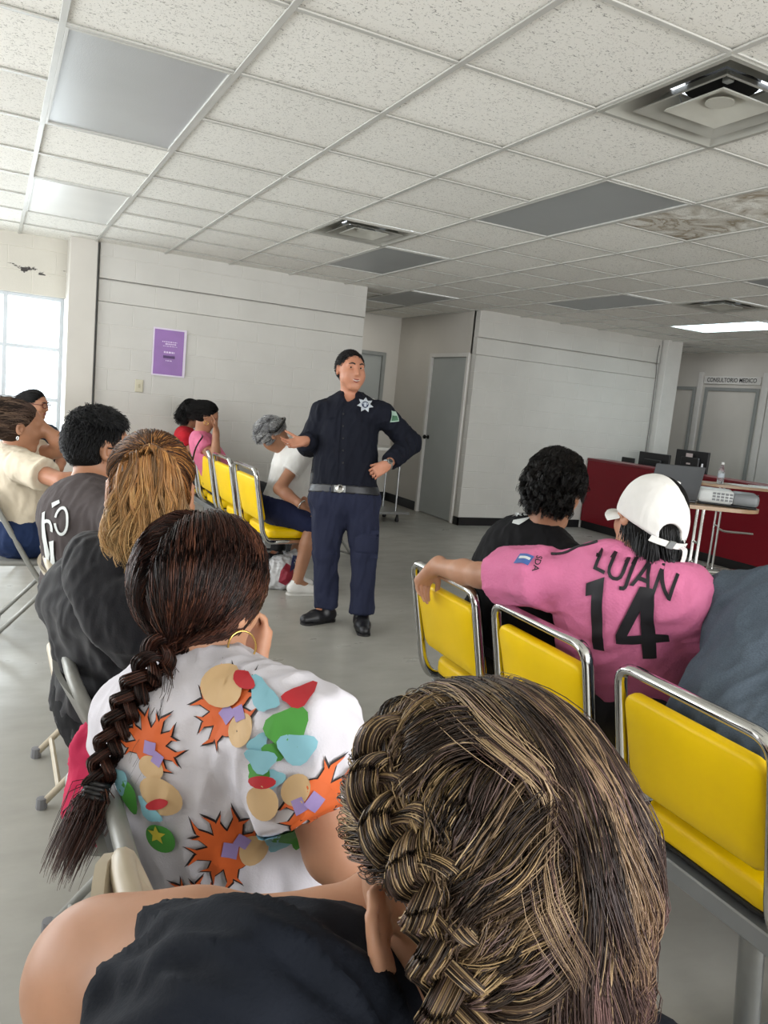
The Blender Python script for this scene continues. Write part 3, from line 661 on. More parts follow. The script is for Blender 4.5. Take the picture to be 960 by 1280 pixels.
def soft(name, prims, h, mat, parent=None, fold=0., ffreq=5, seed=1, stretch=None, sm=2, cols=None, fine=0., axis=None):
    V, F = skin_mesh(prims, h); V = relax(V, F, sm, .5)
    if fold or fine:
        N = vnormals(V, F); X = V if stretch is None else V*np.asarray(stretch)
        if axis is not None: a_ = nrm(axis[0]); X = X-(X@a_)[:, None]*a_*(1-axis[1])
        d = fold*(.55*smooth_noise(X, ffreq, seed, 2, True)+.75*smooth_noise(X*np.array([1, 1, .55]), ffreq*2.7, seed+2, 2, True)) if fold else 0
        if fine: d = d+fine*smooth_noise(X, ffreq*3.1, seed+5, 2)
        V = V+N*(d if np.isscalar(d) else d[:, None])
    o = mesh_obj(name, V, F, mat, parent, True, cols=None if cols is None else cols(V));
    return o, V, F

# ---- human figure -------------------------------------------------------------------------------------------------
def frame_from(side, up):
    up = nrm(up); side = np.asarray(side, float); side = nrm(side-up*(side@up)); return np.array([side, np.cross(up, side), up])   # right, forward, up
def head_frame(face, up=(0, 0, 1)):
    f = nrm(face); r = nrm(np.cross(f, up)); return np.array([r, f, np.cross(r, f)])
def head_prims(c, fr, s=1., ears=True, nose=1.):
    c = np.asarray(c, float); P = lambda x, y, z: c+s*(fr[0]*x+fr[1]*y+fr[2]*z)
    q = [EL(P(0, -.012, .028), fr, s*np.array([.074, .094, .088]), .03), EL(P(0, .028, -.045), fr, s*np.array([.058, .062, .072]), .035), EL(P(0, .03, .0), fr, s*np.array([.064, .064, .07]), .03),
         RC(P(-.018, .066, -.098), P(.018, .066, -.098), s*.019, s*.019, .025), RC(P(0, .088, .012), P(0, .110*nose, -.026), s*.009, s*.0125, .014),
         RC(P(-.013, .094, -.030), P(.013, .094, -.030), s*.009, s*.009, .01), RC(P(-.042, .078, .030), P(.042, .078, .030), s*.011, s*.011, .016),
         EL(P(-.036, .07, -.02), fr, s*np.array([.02, .02, .02]), .02), EL(P(.036, .07, -.02), fr, s*np.array([.02, .02, .02]), .02),
         EL(P(-.031, .092, .010), fr, s*np.array([.017, .014, .010]), .012, '-'), EL(P(.031, .092, .010), fr, s*np.array([.017, .014, .010]), .012, '-'), RC(P(-.045, .076, .0165), P(-.018, .0845, .0185), s*.0045, s*.0045, .004), RC(P(.018, .0845, .0185), P(.045, .076, .0165), s*.0045, s*.0045, .004),
         RC(P(-.019, .087, -.058), P(.019, .087, -.058), s*.007, s*.007, .008), RC(P(-.016, .086, -.068), P(.016, .086, -.068), s*.0075, s*.0075, .006),
         RC(P(-.022, .096, -.0625), P(.022, .096, -.0625), s*.0022, s*.0022, .004, '-')]
    if ears:
        for sg in (-1, 1):
            efr = frame_from(fr[1]*1.+fr[0]*sg*.35, fr[2]); q += [EL(P(sg*.079, -.006, -.004), efr, s*np.array([.019, .010, .032]), .008), EL(P(sg*.083, -.002, -.001), efr, s*np.array([.0105, .006, .019]), .004, '-')]
    return q
FING = [(-.030, .068, .0083), (-.0105, .077, .0087), (.0095, .072, .0083), (.028, .057, .0073)]
def hand_prims(w, d, n, sideT, s=1., curl=(25, 30, 20), spread=4, thumb=(35, 15), per=None):
    """w wrist, d finger direction, n palm normal (towards which the fingers curl), sideT +1/-1: thumb on +x or -x of cross(d,n)"""
    d = nrm(d); n = nrm(n-d*(np.asarray(n, float)@d)); x = np.cross(d, n)*sideT; w = np.asarray(w, float); q = []
    q.append(BX(w+d*.047*s, [x, d, n], s*np.array([.026, .034, .004]), .0105*s, .012)); q.append(RC(w-d*.02*s, w+d*.02*s, .024*s, .022*s, .02))
    for i, (o, L, r) in enumerate(FING):
        cu = curl if per is None else per[i]
        p = w+d*.082*s-x*o*s+n*0.0; a = 0; sp = R(spread*(i-1.5)); base = d*math.cos(sp)+x*math.sin(sp)*1.0
        # fingers 0..3 from the thumb side
        base = d*math.cos(sp)-x*math.sin(-sp) if False else nrm(d*math.cos(sp)-x*math.sin(sp))
        p = w+d*.080*s+x*(-o)*s
        for k, fr_ in enumerate((.46, .30, .24)):
            a += R(cu[k]); dd = base*math.cos(a)+n*math.sin(a); e = p+dd*L*fr_*s; rr = r*s*(1-.09*k); q.append(RC(p, e, rr, rr*.9, .0035 if k == 0 else .003)); p = e
    t0 = w+d*.022*s+x*.022*s; ta = R(thumb[0]); td = nrm(d*math.cos(ta)+x*math.sin(ta)+n*math.sin(R(thumb[1]))); e = t0+td*.042*s; q.append(RC(t0, e, .0145*s, .0105*s, .010))
    td = nrm(td+d*.35+n*.2); e2 = e+td*.030*s; q.append(RC(e, e2, .0102*s, .0092*s, .003)); q.append(RC(e2, e2+nrm(td+d*.2)*.022*s, .0092*s, .0075*s, .003)); return q
def body_prims(j, fat=1., s=1., arms=True, legs=True):
    up = j['nk']-j['pel']; fr = frame_from(j['shR']-j['shL'], up); L = np.linalg.norm(up); P = lambda t, y=0, x=0: j['pel']+up*t+fr[1]*y+fr[0]*x; sw = np.linalg.norm(j['shR']-j['shL'])/2
    q = [EL(P(.68), fr, [sw*.98, .108*fat*s, L*.40], .05), EL(P(.32, .015*fat), fr, [sw*.90*fat, .118*fat*s, L*.36], .06), EL(P(.0), fr, [sw*1.0*fat, .122*fat*s, .125*s], .05)]
    q += [RC(P(.93), j['shL'], .052*s, .052*s, .05), RC(P(.93), j['shR'], .052*s, .052*s, .05)]
    hb = j['hd']-j['hfr'][2]*.055*s-j['hfr'][1]*.012*s; q.append(RC(P(.93), hb, .056*s, .053*s, .03))
    for e in 'LR':
        if arms: q += [RC(j['sh'+e], j['el'+e], .050*s, .040*s, .03), RC(j['el'+e], j['el'+e]+(j['wr'+e]-j['el'+e])*.35, .040*s, .041*s, .02), RC(j['el'+e]+(j['wr'+e]-j['el'+e])*.35, j['wr'+e], .041*s, .0265*s, .02)]
        if legs:
            q += [RC(j['hp'+e], j['kn'+e], .082*s*fat, .056*s, .05), RC(j['kn'+e], j['kn'+e]+(j['an'+e]-j['kn'+e])*.35, .052*s, .054*s, .02), RC(j['kn'+e]+(j['an'+e]-j['kn'+e])*.35, j['an'+e], .054*s, .036*s, .02), RC(j['an'+e], j['to'+e], .034*s, .024*s, .015), RC(j['an'+e], j['an'+e]-(0, 0, .03), .034*s, .03*s, .02)]
    return q, fr
def hand_at(j, e, **kw):
    d = kw.pop('d', None); d = (j['wr'+e]-j['el'+e]) if d is None else d
    n = kw.pop('n'); x = np.cross(nrm(d), nrm(n)); sT = kw.pop('sT'); return hand_prims(j['wr'+e], d, n, sT, **kw)
def seat_joints(hip, yaw, lean=10, tw=0, s=1., head_yaw=None, nod=0, sw=.185, torso=.50, foot=.06, knee_spread=.10, hipz=None, shin_back=0.02):
    """default joints of someone seated; yaw = facing direction (deg, ccw from +x)"""
    f = np.array([math.cos(R(yaw)), math.sin(R(yaw)), 0]); r = np.array([f[1], -f[0], 0]); z = np.array([0, 0, 1.]); hip = np.asarray(hip, float)
    ty = yaw+tw; tf = np.array([math.cos(R(ty)), math.sin(R(ty)), 0]); tr = np.array([tf[1], -tf[0], 0])
    up = z*math.cos(R(lean))+tf*math.sin(R(lean)); j = dict(pel=hip, nk=hip+up*torso*s)
    hy = yaw if head_yaw is None else head_yaw; hf = np.array([math.cos(R(hy)), math.sin(R(hy)), 0]); hf = nrm(hf*math.cos(R(nod))-z*math.sin(R(nod)))
    j['hfr'] = head_frame(hf); j['hd'] = j['nk']+up*.10*s+z*.075*s+hf*.02
    for e, sg in (('L', -1), ('R', 1)):
        j['sh'+e] = j['nk']+tr*sg*sw*s-up*.045*s
        j['hp'+e] = hip+r*sg*.085*s-z*.02; j['kn'+e] = j['hp'+e]+f*.42*s+r*sg*(knee_spread-.085); j['kn'+e][2] = .50*s
        j['an'+e] = j['kn'+e]-f*shin_back; j['an'+e][2] = .085; j['to'+e] = j['an'+e]+f*.14; j['to'+e][2] = .03
        j['el'+e] = j['sh'+e]-up*.27*s+tf*.06+tr*sg*.03; j['wr'+e] = j['el'+e]+tf*.22*s-tr*sg*.04-z*.06
    return j
def make_eyes(c, fr, par, s=1., iris='2a1a10'):
    P = lambda x, y, z: c+s*(fr[0]*x+fr[1]*y+fr[2]*z)
    for sg in (-1, 1):
        m = MB(); m.lathe([(0, -.0095)]+[(.0095*math.cos(R(a)), .0095*math.sin(R(a))) for a in range(-75, 80, 15)]+[(0, .0095)], P(sg*.031, .0745, .010), 12, [fr[0], fr[2], fr[1]]); e = m.build('eye', simple('eye_white', 'b9b2aa', .2), par, smooth=True)
        m = MB(); m.lathe([(.0056, .0080), (.0054, .0094), (0, .0100)], P(sg*.031+.002, .0745, .010), 12, [fr[0], fr[2], fr[1]]); m.build('iris', simple('iris_'+iris, iris, .15), e, smooth=True)
def make_brows(c, fr, par, col, s=1.):
    P = lambda x, y, z: c+s*(fr[0]*x+fr[1]*y+fr[2]*z)
    for sg in (-1, 1): m = MB(); m.tube(catmull([P(sg*.014, .0985, .028), P(sg*.030, .097, .034), P(sg*.048, .083, .029)], 4), np.interp(np.linspace(0, 1, 9), [0, .4, 1], [.0036, .0052, .0024]), 6, flat=1.0); m.build('eyebrow', simple('brow_'+col, col, .7), par, smooth=True)
def make_lips(c, fr, par, col='8a4640', s=1., smile=0.):
    P = lambda x, y, z: c+s*(fr[0]*x+fr[1]*y+fr[2]*z); pr = [RC(P(-.018, .0895, -.058), P(.018, .0895, -.058), s*.0055, s*.0055, .004), RC(P(-.015, .0885, -.068), P(.015, .0885, -.068), s*.006, s*.006, .004), RC(P(-.03, .098, -.0628), P(.03, .098, -.0628), s*.002, s*.002, .003, '-')]
    
    if smile: pr = [RC(P(0, .0960, -.0595), P(sg*.036, .0885, -.0600+smile), s*.0045, s*.003, .004) for sg in (-1, 1)]+[RC(P(0, .0945, -.072), P(sg*.030, .0890, -.067+smile*.6), s*.005, s*.003, .004) for sg in (-1, 1)]
    soft('lips', pr, .003, simple('lips_'+col, col, .4), par, sm=1)
    if smile:
        m = MB(); m.tube(catmull([P(-.031, .0915, -.0625+smile*.8), P(0, .0985, -.0655), P(.031, .0915, -.0625+smile*.8)], 4), np.interp(np.linspace(0, 1, 9), [0, .5, 1], [.001, .0034, .001])*s, 6); m.build('teeth', simple('teeth', 'c9c0b4', .3), par, smooth=True)

# ---- hair ---------------------------------------------------------------------------------------------------------
def tubes(paths, rad, cols, prof=None, n=3):
    """paths (N,K,3), rad (N,), cols (N,K,3) -> verts, quads, colours"""
    N, K, _ = paths.shape; T = np.gradient(paths, axis=1); T /= np.linalg.norm(T, axis=2)[..., None]+1e-12
    ref = np.where(np.abs(T[..., 2:3]) > .8, np.array([1., 0, 0]), np.array([0, 0, 1.])); A = np.cross(T, ref); A /= np.linalg.norm(A, axis=2)[..., None]+1e-12; Bn = np.cross(T, A)
    prof = np.ones(K) if prof is None else prof; r = rad[:, None]*prof[None]; V = []
    for a in range(n): t = 2*math.pi*a/n; V.append(paths+(A*math.cos(t)+Bn*math.sin(t))*r[..., None])
    V = np.stack(V, 2); C = np.repeat(cols[:, :, None, :], n, 2)
    idx = np.arange(N*K*n).reshape(N, K, n); F = []
    for a in range(n): b = (a+1) % n; F.append(np.stack([idx[:, :-1, a], idx[:, :-1, b], idx[:, 1:, b], idx[:, 1:, a]], -1).reshape(-1, 4))
    return V.reshape(-1, 3), np.concatenate(F), C.reshape(-1, 3)
def flow(roots, vfun, c, fr, rad, steps, ds, push=None, off=None, stick=None):
    """strands that slide over the head ellipsoid and then fall; off = per-strand layer height"""
    P = roots.copy(); out = [P.copy()]; off = np.zeros(len(P)) if off is None else off
    for k in range(steps):
        v = vfun(P, k/steps); q = (P-c)@fr.T; rr = rad[None]+off[:, None]; k0 = np.linalg.norm(q/rr, axis=1); g = (q/rr**2)@fr; gn = g/(np.linalg.norm(g, axis=1)[:, None]+1e-12)
        ins = k0 < 1.03; vn = (v*gn).sum(1); v = np.where((ins & (vn < 0))[:, None], v-gn*vn[:, None], v); v /= np.linalg.norm(v, axis=1)[:, None]+1e-9
        P = P+v*ds; q = (P-c)@fr.T; k0 = np.linalg.norm(q/rr, axis=1); m = k0 < 1
        if stick is not None: m = m | ((q[:, 2]/rr[:, 2] > stick) & (k0 < 1.6))
        if m.any(): P[m] = c+(q[m]/k0[m][:, None])@fr
        if push is not None:
            d = sdf(push, P[:, None, :])[:, 0]; m = d < .004+off*.3
            if m.any():
                e = 1e-3; Q = P[m]; g = np.stack([sdf(push, (Q+np.eye(3)[i]*e)[:, None, :])[:, 0]-d[m] for i in range(3)], 1); g /= np.linalg.norm(g, axis=1)[:, None]+1e-9; P[m] = Q+g*(.004+off[m]*.3-d[m])[:, None]
        out.append(P.copy())
    return np.stack(out, 1)
def clump(paths, ng, rng, amt=.6, power=1.2, wave=0., wfreq=3., tw=0.):
    N, K, _ = paths.shape; g = rng.choice(N, ng, replace=False); d = ((paths[:, None, 0]-paths[None, g, 0])**2).sum(-1)+.3*((paths[:, None, K//2]-paths[None, g, K//2])**2).sum(-1); w = d.argmin(1)
    t = np.linspace(0, 1, K)[None, :, None]**power; G = paths[g][w]; out = paths*(1-amt*t)+G*amt*t
    if wave:
        ph = rng.rand(ng)[w]*6.28; fq = wfreq*(.7+.6*rng.rand(ng))[w]; T = np.gradient(out, axis=1); T /= np.linalg.norm(T, axis=2)[..., None]+1e-9; A = np.cross(T, np.array([.3, .2, .9])); A /= np.linalg.norm(A, axis=2)[..., None]+1e-9; Bn = np.cross(T, A); tt = np.linspace(0, 1, K)[None]
        am = wave*np.minimum(1, tt*2)[..., None]; out = out+A*am*np.sin(fq[:, None]*6.28*tt+ph[:, None])[..., None]+Bn*am*.7*np.cos(fq[:, None]*6.28*tt*.9+ph[:, None]*1.7)[..., None]
    return out, w
def hair_cols(N, K, rng, palette, weights, tip=None, tipmix=0., jit=.12, ids=None, ngrp=1):
    pal = np.array([lin(c) for c in palette]); w = np.array(weights, float); w /= w.sum()
    if ids is None: k = rng.choice(len(pal), N, p=w)
    else: k = rng.choice(len(pal), ids.max()+1, p=w)[ids]; r = rng.rand(N) < .35; k = np.where(r, rng.choice(len(pal), N, p=w), k)
    c = pal[k]*(1+jit*rng.randn(N, 1)); c = np.repeat(c[:, None, :], K, 1)
    if tip is not None: t = (np.linspace(0, 1, K)**1.2)[None, :, None]*tipmix; c = c*(1-t)+np.array(lin(tip))*t*(1+jit*rng.randn(N, 1, 1))
    return np.clip(c, 0.002, 1)
M_HAIR = attr_mat('hair_strands', .42, .35)
def strands_obj(name, sets, par, mat=None):
    V = []; F = []; C = []; k = 0
    for (p, r, c, prof) in sets: v, f, cc = tubes(p, r, c, prof); V.append(v); F.append(f+k); C.append(cc); k += len(v)
    return mesh_obj(name, np.concatenate(V), np.concatenate(F), mat or M_HAIR, par, True, cols=np.concatenate(C))
def scalp_roots(N, c, fr, rad, rng, mask):
    out = []
    while sum(map(len, out)) < N:
        u = rng.randn(N*2, 3); u /= np.linalg.norm(u, axis=1)[:, None]; m = mask(u); out.append(u[m])
    u = np.concatenate(out)[:N]; return c+(u*rad)@fr, u
def project_patch(bm, bvh, c, fr, lift=.003, maxe=.012, name='print', mat=None, par=None, depth=.5, thick=0):
    """lay a flat shape (xy of bm, metres) on a garment: frame fr=(right,up,out) at c"""
    bmesh.ops.triangulate(bm, faces=bm.faces[:])
    for _ in range(7):
        es = [e for e in bm.edges if e.calc_length() > maxe]
        if not es: break
        bmesh.ops.subdivide_edges(bm, edges=es, cuts=1); bmesh.ops.triangulate(bm, faces=[f for f in bm.faces if len(f.verts) > 3])
    fr = np.asarray(fr, float); V = []; bm.verts.index_update()
    for v in bm.verts:
        p = np.asarray(c)+fr[0]*v.co.x+fr[1]*v.co.y; o = Vector(p+fr[2]*depth); hit = bvh.ray_cast(o, Vector(-fr[2]), depth*2)
        V.append(np.array(hit[0])+np.array(fr[2])*lift*1.5 if hit[0] is not None else p)
    F = [tuple(v.index for v in f.verts) for f in bm.faces]; bm.free(); return mesh_obj(name, V, F, mat, par, True)
def poly_bm(polys):
    bm = bmesh.new()
    for P in polys:
        vs = [bm.verts.new((x, y, 0)) for x, y in P]
        bm.faces.new(vs)
    return bm
def hair_cap(par, c, fr, mat, s=1., grow=.012, face=(.055, .05, .9, -.45), nape=-.075, extra=(), fold=.004, ff=22, h=.007, name='hair', stretch=None, seed=3):
    P = lambda x, y, z: c+s*(fr[0]*x+fr[1]*y+fr[2]*z); f0, u0, nf, nu = face
    q = [EL(P(0, -.012, .028), fr, s*np.array([.074+grow, .094+grow, .088+grow]), .03), EL(P(0, -.03, -.03), fr, s*np.array([.060+grow, .062+grow, .066+grow]), .03), HS(P(0, f0, u0), fr[1]*nf+fr[2]*nu, .015), HS(P(0, 0, nape), -fr[2], .02)]+list(extra)
    return soft(name, q, h, mat, par, fold=fold, ffreq=ff, seed=seed, stretch=stretch)
# ---------------------------------------------------------------- helpers for worn hair and prints
def head_hair(par, c, fr, s, N, L, palette, wts, seed=1, rad=.0009, off=(.004, .02), back=.6, down=.6, up=0., hl=.50, clumps=120, amt=.5, wave=.003, K=9, name='hair', nape=-.8, cap=None, lift=.0, push=None, side=0., mat=None, tip=None, tipmix=0):
    rng = np.random.RandomState(seed); R0 = s*np.array([.074, .094, .088]); cc = c+s*(fr[1]*-.012+fr[2]*.028); fd = nrm((0, .88, -.47))
    mask = lambda u: (u@fd < hl) & (u[:, 2] > nape) & ~((np.abs(u[:, 0]) > .86) & (u[:, 2] < -.05) & (u[:, 1] > -.2))
    roots, u = scalp_roots(N, cc, fr, R0*1.01, rng, mask); of = rng.uniform(off[0], off[1], N)
    rv = rng.randn(N, 3)*.18
    def v(P, t): q = (P-cc)@fr.T; return nrm_rows(fr[1]*(-back)+(-fr[2])*(down+t*.5)+fr[2]*up*(1-t)+fr[0]*np.sign(q[:, :1])*side+((q/R0)@fr)*lift*(1-t)+rv)
    p = flow(roots, v, cc, fr, R0*1.01, K-1, L/(K-1), push, of*np.minimum(1, 1)); p[:, 0] = roots
    p, ids = clump(p, clumps, rng, amt, 1.0, wave, 1.6)
    col = hair_cols(N, K, rng, palette, wts, ids=ids, tip=tip, tipmix=tipmix); return (p, np.full(N, rad)*rng.uniform(.7, 1.3, N), col, np.interp(np.linspace(0, 1, K), [0, .7, 1], [1, .9, .35]))
def nrm_rows(v): return v/(np.linalg.norm(v, axis=1)[:, None]+1e-9)
def under_cap(par, c, fr, s, mat, face=(.035, .0, .914, -.406), nape=-.07, grow=.004, extra=()): return hair_cap(par, c, fr, mat, s, grow, face, nape, extra, fold=.0, h=.006, name='hair_base')
def onhead(px, py, c, fr, rad):
    d = J(px, py, 1.)-np.array([0, 0, CAM_H]); o = np.array([0, 0, CAM_H])-c; dq = (fr@d)/rad; oq = (fr@o)/rad; a = dq@dq; b = 2*dq@oq; e = oq@oq-1; D = b*b-4*a*e
    t = (-b-math.sqrt(max(D, 0)))/(2*a); return np.array([0, 0, CAM_H])+d*t
def braid(path, r, nper, rng, palette, wts, turns, hair_r, taper=(1, 1)):
    P = catmull(path, 10); K = len(P); s = np.r_[0, np.cumsum(np.linalg.norm(np.diff(P, axis=0), axis=1))]; s /= s[-1]; T = np.gradient(P, axis=0); T /= np.linalg.norm(T, axis=1)[:, None]
    vd = nrm(np.array([0, 0, CAM_H])-P.mean(0)); A = np.cross(T, vd); A /= np.linalg.norm(A, axis=1)[:, None]; B = np.cross(A, T); tp = np.interp(s, [0, .15, 1], [taper[0], 1, taper[1]]); sets = []
    for k in range(3):
        ph = 2*math.pi*(turns*s+k/3); cx = r*1.0*np.sin(ph)*tp; cy = r*.55*np.sin(2*ph)*tp; n = nper; a = rng.rand(n)*6.28; rr = np.sqrt(rng.rand(n))*r*.62
        ox = (rr*np.cos(a))[:, None]*tp[None]; oy = (rr*np.sin(a))[:, None]*tp[None]; p = P[None]+A[None]*(cx[None]+ox)[..., None]+B[None]*(cy[None]+oy)[..., None]; p = p+rng.randn(n, 1, 3)*.0006
        sets.append((p, np.full(n, hair_r)*rng.uniform(.7, 1.3, n), hair_cols(n, K, rng, palette, wts), np.ones(K)))
    return sets
def ear_ring(par, c, r, ax1, ax2, tr=.0016): m = MB(); m.tube([c+r*(ax1*math.sin(t)+ax2*math.cos(t)) for t in np.linspace(0, 6.283, 33)], tr, 8, cap=False); return m.build('hoop_earring', M_GOLD, par, smooth=True)


def base_mat(name, col): return simple(name, col, .85, spec=.12)
def worn(par, c, fr, s, basecol, N, L, pal, wts, cap=None, **kw):
    cap = dict(cap or {}); cap.setdefault('face', (.035, .0, .914, -.406)); under_cap(par, c, fr, s, base_mat('hair_base_'+basecol, basecol), **cap); return strands_obj('hair', [head_hair(par, c, fr, s, N, L, pal, wts, **kw)], par)
BLK = ['0a0909', '131112', '1e1a19']
# ---------------------------------------------------------------- clothing cut on the same body
def torso_cloth(j, fr, fat, s, off, hem, top=1.03, neck=None, ease=1.0):
    up = j['nk']-j['pel']; L = np.linalg.norm(up); sw = np.linalg.norm(j['shR']-j['shL'])/2; P = lambda t, y=0, x=0: j['pel']+up*t+fr[1]*y+fr[0]*x
    q = [EL(P(.68), fr, [sw*.98+off, .108*fat*s+off, L*.40+off], .05), EL(P(.32, .015*fat), fr, [(sw*.90*fat+off)*ease, (.118*fat*s+off)*ease, L*.36+off], .06), EL(P(.0), fr, [(sw*1.0*fat+off)*ease, (.122*fat*s+off)*ease, .125*s+off+.03], .05),
         RC(P(.93), j['shL'], .052*s+off, .054*s+off, .05), RC(P(.93), j['shR'], .052*s+off, .054*s+off, .05)]
    hb = j['hd']-j['hfr'][2]*.055*s; nd = nrm(hb-P(.93)); q.append(CC(P(.90), P(.90)+nd*(.055 if neck is None else neck), .078*s, .066*s, .03))
    q.append(HS(P(hem), -up)); return q
def sleeve(j, e, s, off, frac, bell=.0, k=.03):
    a, b = j['sh'+e], j['el'+e]; q = []
    if frac <= 1: q = [CC(a, a+(b-a)*frac, .054*s+off, (.050-.008*frac)*s+off+bell, k)]
    else:
        w = j['wr'+e]; q = [RC(a, b, .054*s+off, .045*s+off, k), CC(b, b+(w-b)*min(.93, frac-1), .046*s+off, .034*s+off, k)]
    return q
def trousers(j, fr, fat, s, off, waist=.12, end=.96, flare=.0, sole=None):
    up = j['nk']-j['pel']; sw = np.linalg.norm(j['shR']-j['shL'])/2; q = [EL(j['pel'], fr, [sw*fat+off, .122*fat*s+off, .135*s+off], .05), EL(j['pel']+up*.2, fr, [sw*.92*fat+off, .118*fat*s+off, .14*s+off], .05)]
    q.append(HS(j['pel']+up*waist, up))
    for e in 'LR':
        hp, kn, an = j['hp'+e], j['kn'+e], j['an'+e]; q.append(RC(hp, kn, .086*s*fat+off, .060*s+off, .05))
        if end > .1: q += [CC(kn+(an-kn)*.0, kn+(an-kn)*end, .056*s+off, .046*s+off+flare, .03)]
    return q
def shoe(name, an, to, mat, par, sole_mat=None, s=1., label=None):
    d = np.asarray(to)-np.asarray(an); d[2] = 0; d = nrm(d); an = np.asarray(an, float); b = np.array([an[0], an[1], 0.]); x = np.cross(d, (0, 0, 1))
    q = [RC(b-d*.035+(0, 0, .045), b+d*.08+(0, 0, .04), .038*s, .040*s, .03), RC(b+d*.08+(0, 0, .035), b+d*.155+(0, 0, .030), .040*s, .032*s, .03), RC(b+(0, 0, .05), an+(0, 0, .01), .040*s, .042*s, .03), HS((0, 0, .012), (0, 0, -1)), HS(an+(0, 0, .025), (0, 0, 1))]
    o, V, F = soft(name, q, .008, mat, par, fine=.0006)
    m = MB(); out = [(math.cos(t)*.042+(0 if math.cos(t) < 0 else 0), math.sin(t)*.041) for t in np.linspace(0, 6.283, 24, endpoint=False)]
    P = [(x_*.9+(.145 if x_ > 0 else -.035), y_*(1.0 if x_ > 0 else .95)) for x_, y_ in out]; m.prism(P, .014, [d, -x, (0, 0, 1)], b+(0, 0, .0)); m.build('sole', sole_mat or M_BLACK, o, smooth=False); return o
SK_L = skin('skin_light_brown', 'b98a6e'); SK_M = skin('skin_brown', 'a5765a'); SK_D = skin('skin_deep_brown', '7f553f'); SK_R = skin('skin_ruddy', 'ba8267')
def person(loc, label, group=None): return empty('person', (loc[0], loc[1], 0), label, 'person', group)
def bvh_of(V, F): return BVHTree.FromPolygons([Vector(v) for v in V], [list(map(int, f)) for f in F])
HB_BLACK = simple('hair_black', '17130f', .42, bump=.6, bscale=90, bdist=.006); HB_GREY = simple('hair_grey', '7d7d7d', .5, var=.35, nscale=60, bump=.6, bscale=90, bdist=.006); HB_DK = simple('hair_dark_brown', '2a1d16', .42, bump=.6, bscale=90, bdist=.006)
M_GOLD = simple('gold', 'd9b36a', .22, 1.0); M_SGL = simple('dark_lens', '0d0b0b', .1)
NAVY = fabric('navy_cotton', '1e2442', fold=.5); DENIM = fabric('dark_denim', '1b2b4d', fold=.5)

# ---------------------------------------------------------------- the officer
j = dict(pel=J(430, 622, 4.86), nk=J(437, 500, 4.86)); j['shL'] = J(477, 518, 4.84); j['shR'] = J(404, 517, 4.84)
j['elL'] = J(513, 553, 4.98); j['wrL'] = J(484, 581, 4.72); j['elR'] = J(387, 556, 4.92); j['wrR'] = J(379, 551, 4.70)
j['hfr'] = head_frame(nrm(CR*.42-CU*.10-CF*.85), CU+CR*.02); j['hd'] = J(438, 463, 4.82)
j['hpL'] = J(452, 632, 4.86); j['hpR'] = J(412, 632, 4.86); j['knL'] = J(455, 692, 4.80); j['knR'] = J(408, 690, 4.84); j['anL'] = J(453, 757, 4.80); j['anR'] = J(409, 747, 4.86)
for e in 'LR': j['an'+e][2] = .085
j['toL'] = J(455, 776, 4.70); j['toR'] = J(381, 762, 4.76)
for e in 'LR': j['to'+e][2] = .03
OFF = person(j['pel'], 'standing officer in dark navy uniform with star badge, smiling, hand on belt')
q, fr = body_prims(j, 1.10); q += head_prims(j['hd'], j['hfr'], 1.06)+[EL(j['hd']+j['hfr'][0]*sg*.036+j['hfr'][1]*.052-j['hfr'][2]*.048, j['hfr'], [.036, .040, .042], .03) for sg in (-1, 1)]
q += hand_at(j, 'L', d=nrm(-CR*.85-CU*.55-CF*.05), n=nrm(CF-CU*.1), sT=-1, curl=(30, 45, 35), thumb=(30, 20)); q += hand_at(j, 'R', d=nrm(-CR*.8-CU*.25-CF*.45), n=nrm(CU*.55-CF*.8), sT=1, curl=(18, 20, 15), spread=9, thumb=(60, 10))
soft('body', q, .0065, SK_R, OFF)
make_eyes(j['hd'], j['hfr'], OFF, 1.06); make_brows(j['hd'], j['hfr'], OFF, '1b1410', 1.06); make_lips(j['hd'], j['hfr'], OFF, '8f4a42', 1.06, .009)
worn(OFF, j['hd'], j['hfr'], 1.06, '0f0d0c', 2600, .022, BLK, [4, 4, 2], cap=dict(nape=-.05, grow=.003), seed=2, rad=.001, off=(.002, .008), back=.6, down=.35, hl=.50, clumps=300, amt=.2, wave=.001, K=5, nape=-.85, lift=.4)
UNI = fabric('uniform_black_navy', '10131f', fold=.35); UPA = fabric('uniform_trousers', '23273c', fold=.7, fscale=7)
q = torso_cloth(j, fr, 1.13, 1.0, .016, .06, neck=.015); q += sleeve(j, 'L', 1.08, .018, 1.86)+sleeve(j, 'R', 1.08, .018, 1.75); q.append(EL(j['nk']+fr[1]*.085+fr[2]*.025, fr, [.036, .05, .050], .01, '-'))
so, SV, SF = soft('uniform_shirt', q, .0075, UNI, OFF, fold=.010, ffreq=3.6, seed=4, axis=((.3, .2, 1), .5))
sb = bvh_of(SV, SF)
cfr = frame_from(j['shR']-j['shL'], j['nk']-j['pel']); nkc = j['nk']+cfr[2]*.0-cfr[1]*.004; q = []
for k in range(14):
    a0, a1 = R(-152+304*k/14), R(-152+304*(k+1)/14); pt = lambda t, dr, dz: nkc+cfr[0]*math.sin(t)*(.070+dr)-cfr[1]*math.cos(t)*(.072+dr)+cfr[2]*(.034*math.cos(t)*.55+dz)
    q += [RC(pt(a0, 0, .018), pt(a1, 0, .018), .0065, .0065, .01), RC(pt(a0, .010, .002), pt(a1, .010, .002), .0065, .0065, .012)]
for sg in (-1, 1): q += [RC(pt(R(sg*150), .010, .008), nkc+cfr[0]*sg*.062+cfr[1]*.098-cfr[2]*.055, .008, .007, .012), RC(pt(R(sg*118), .014, .0), nkc+cfr[0]*sg*.070+cfr[1]*.092-cfr[2]*.045, .008, .007, .012)]
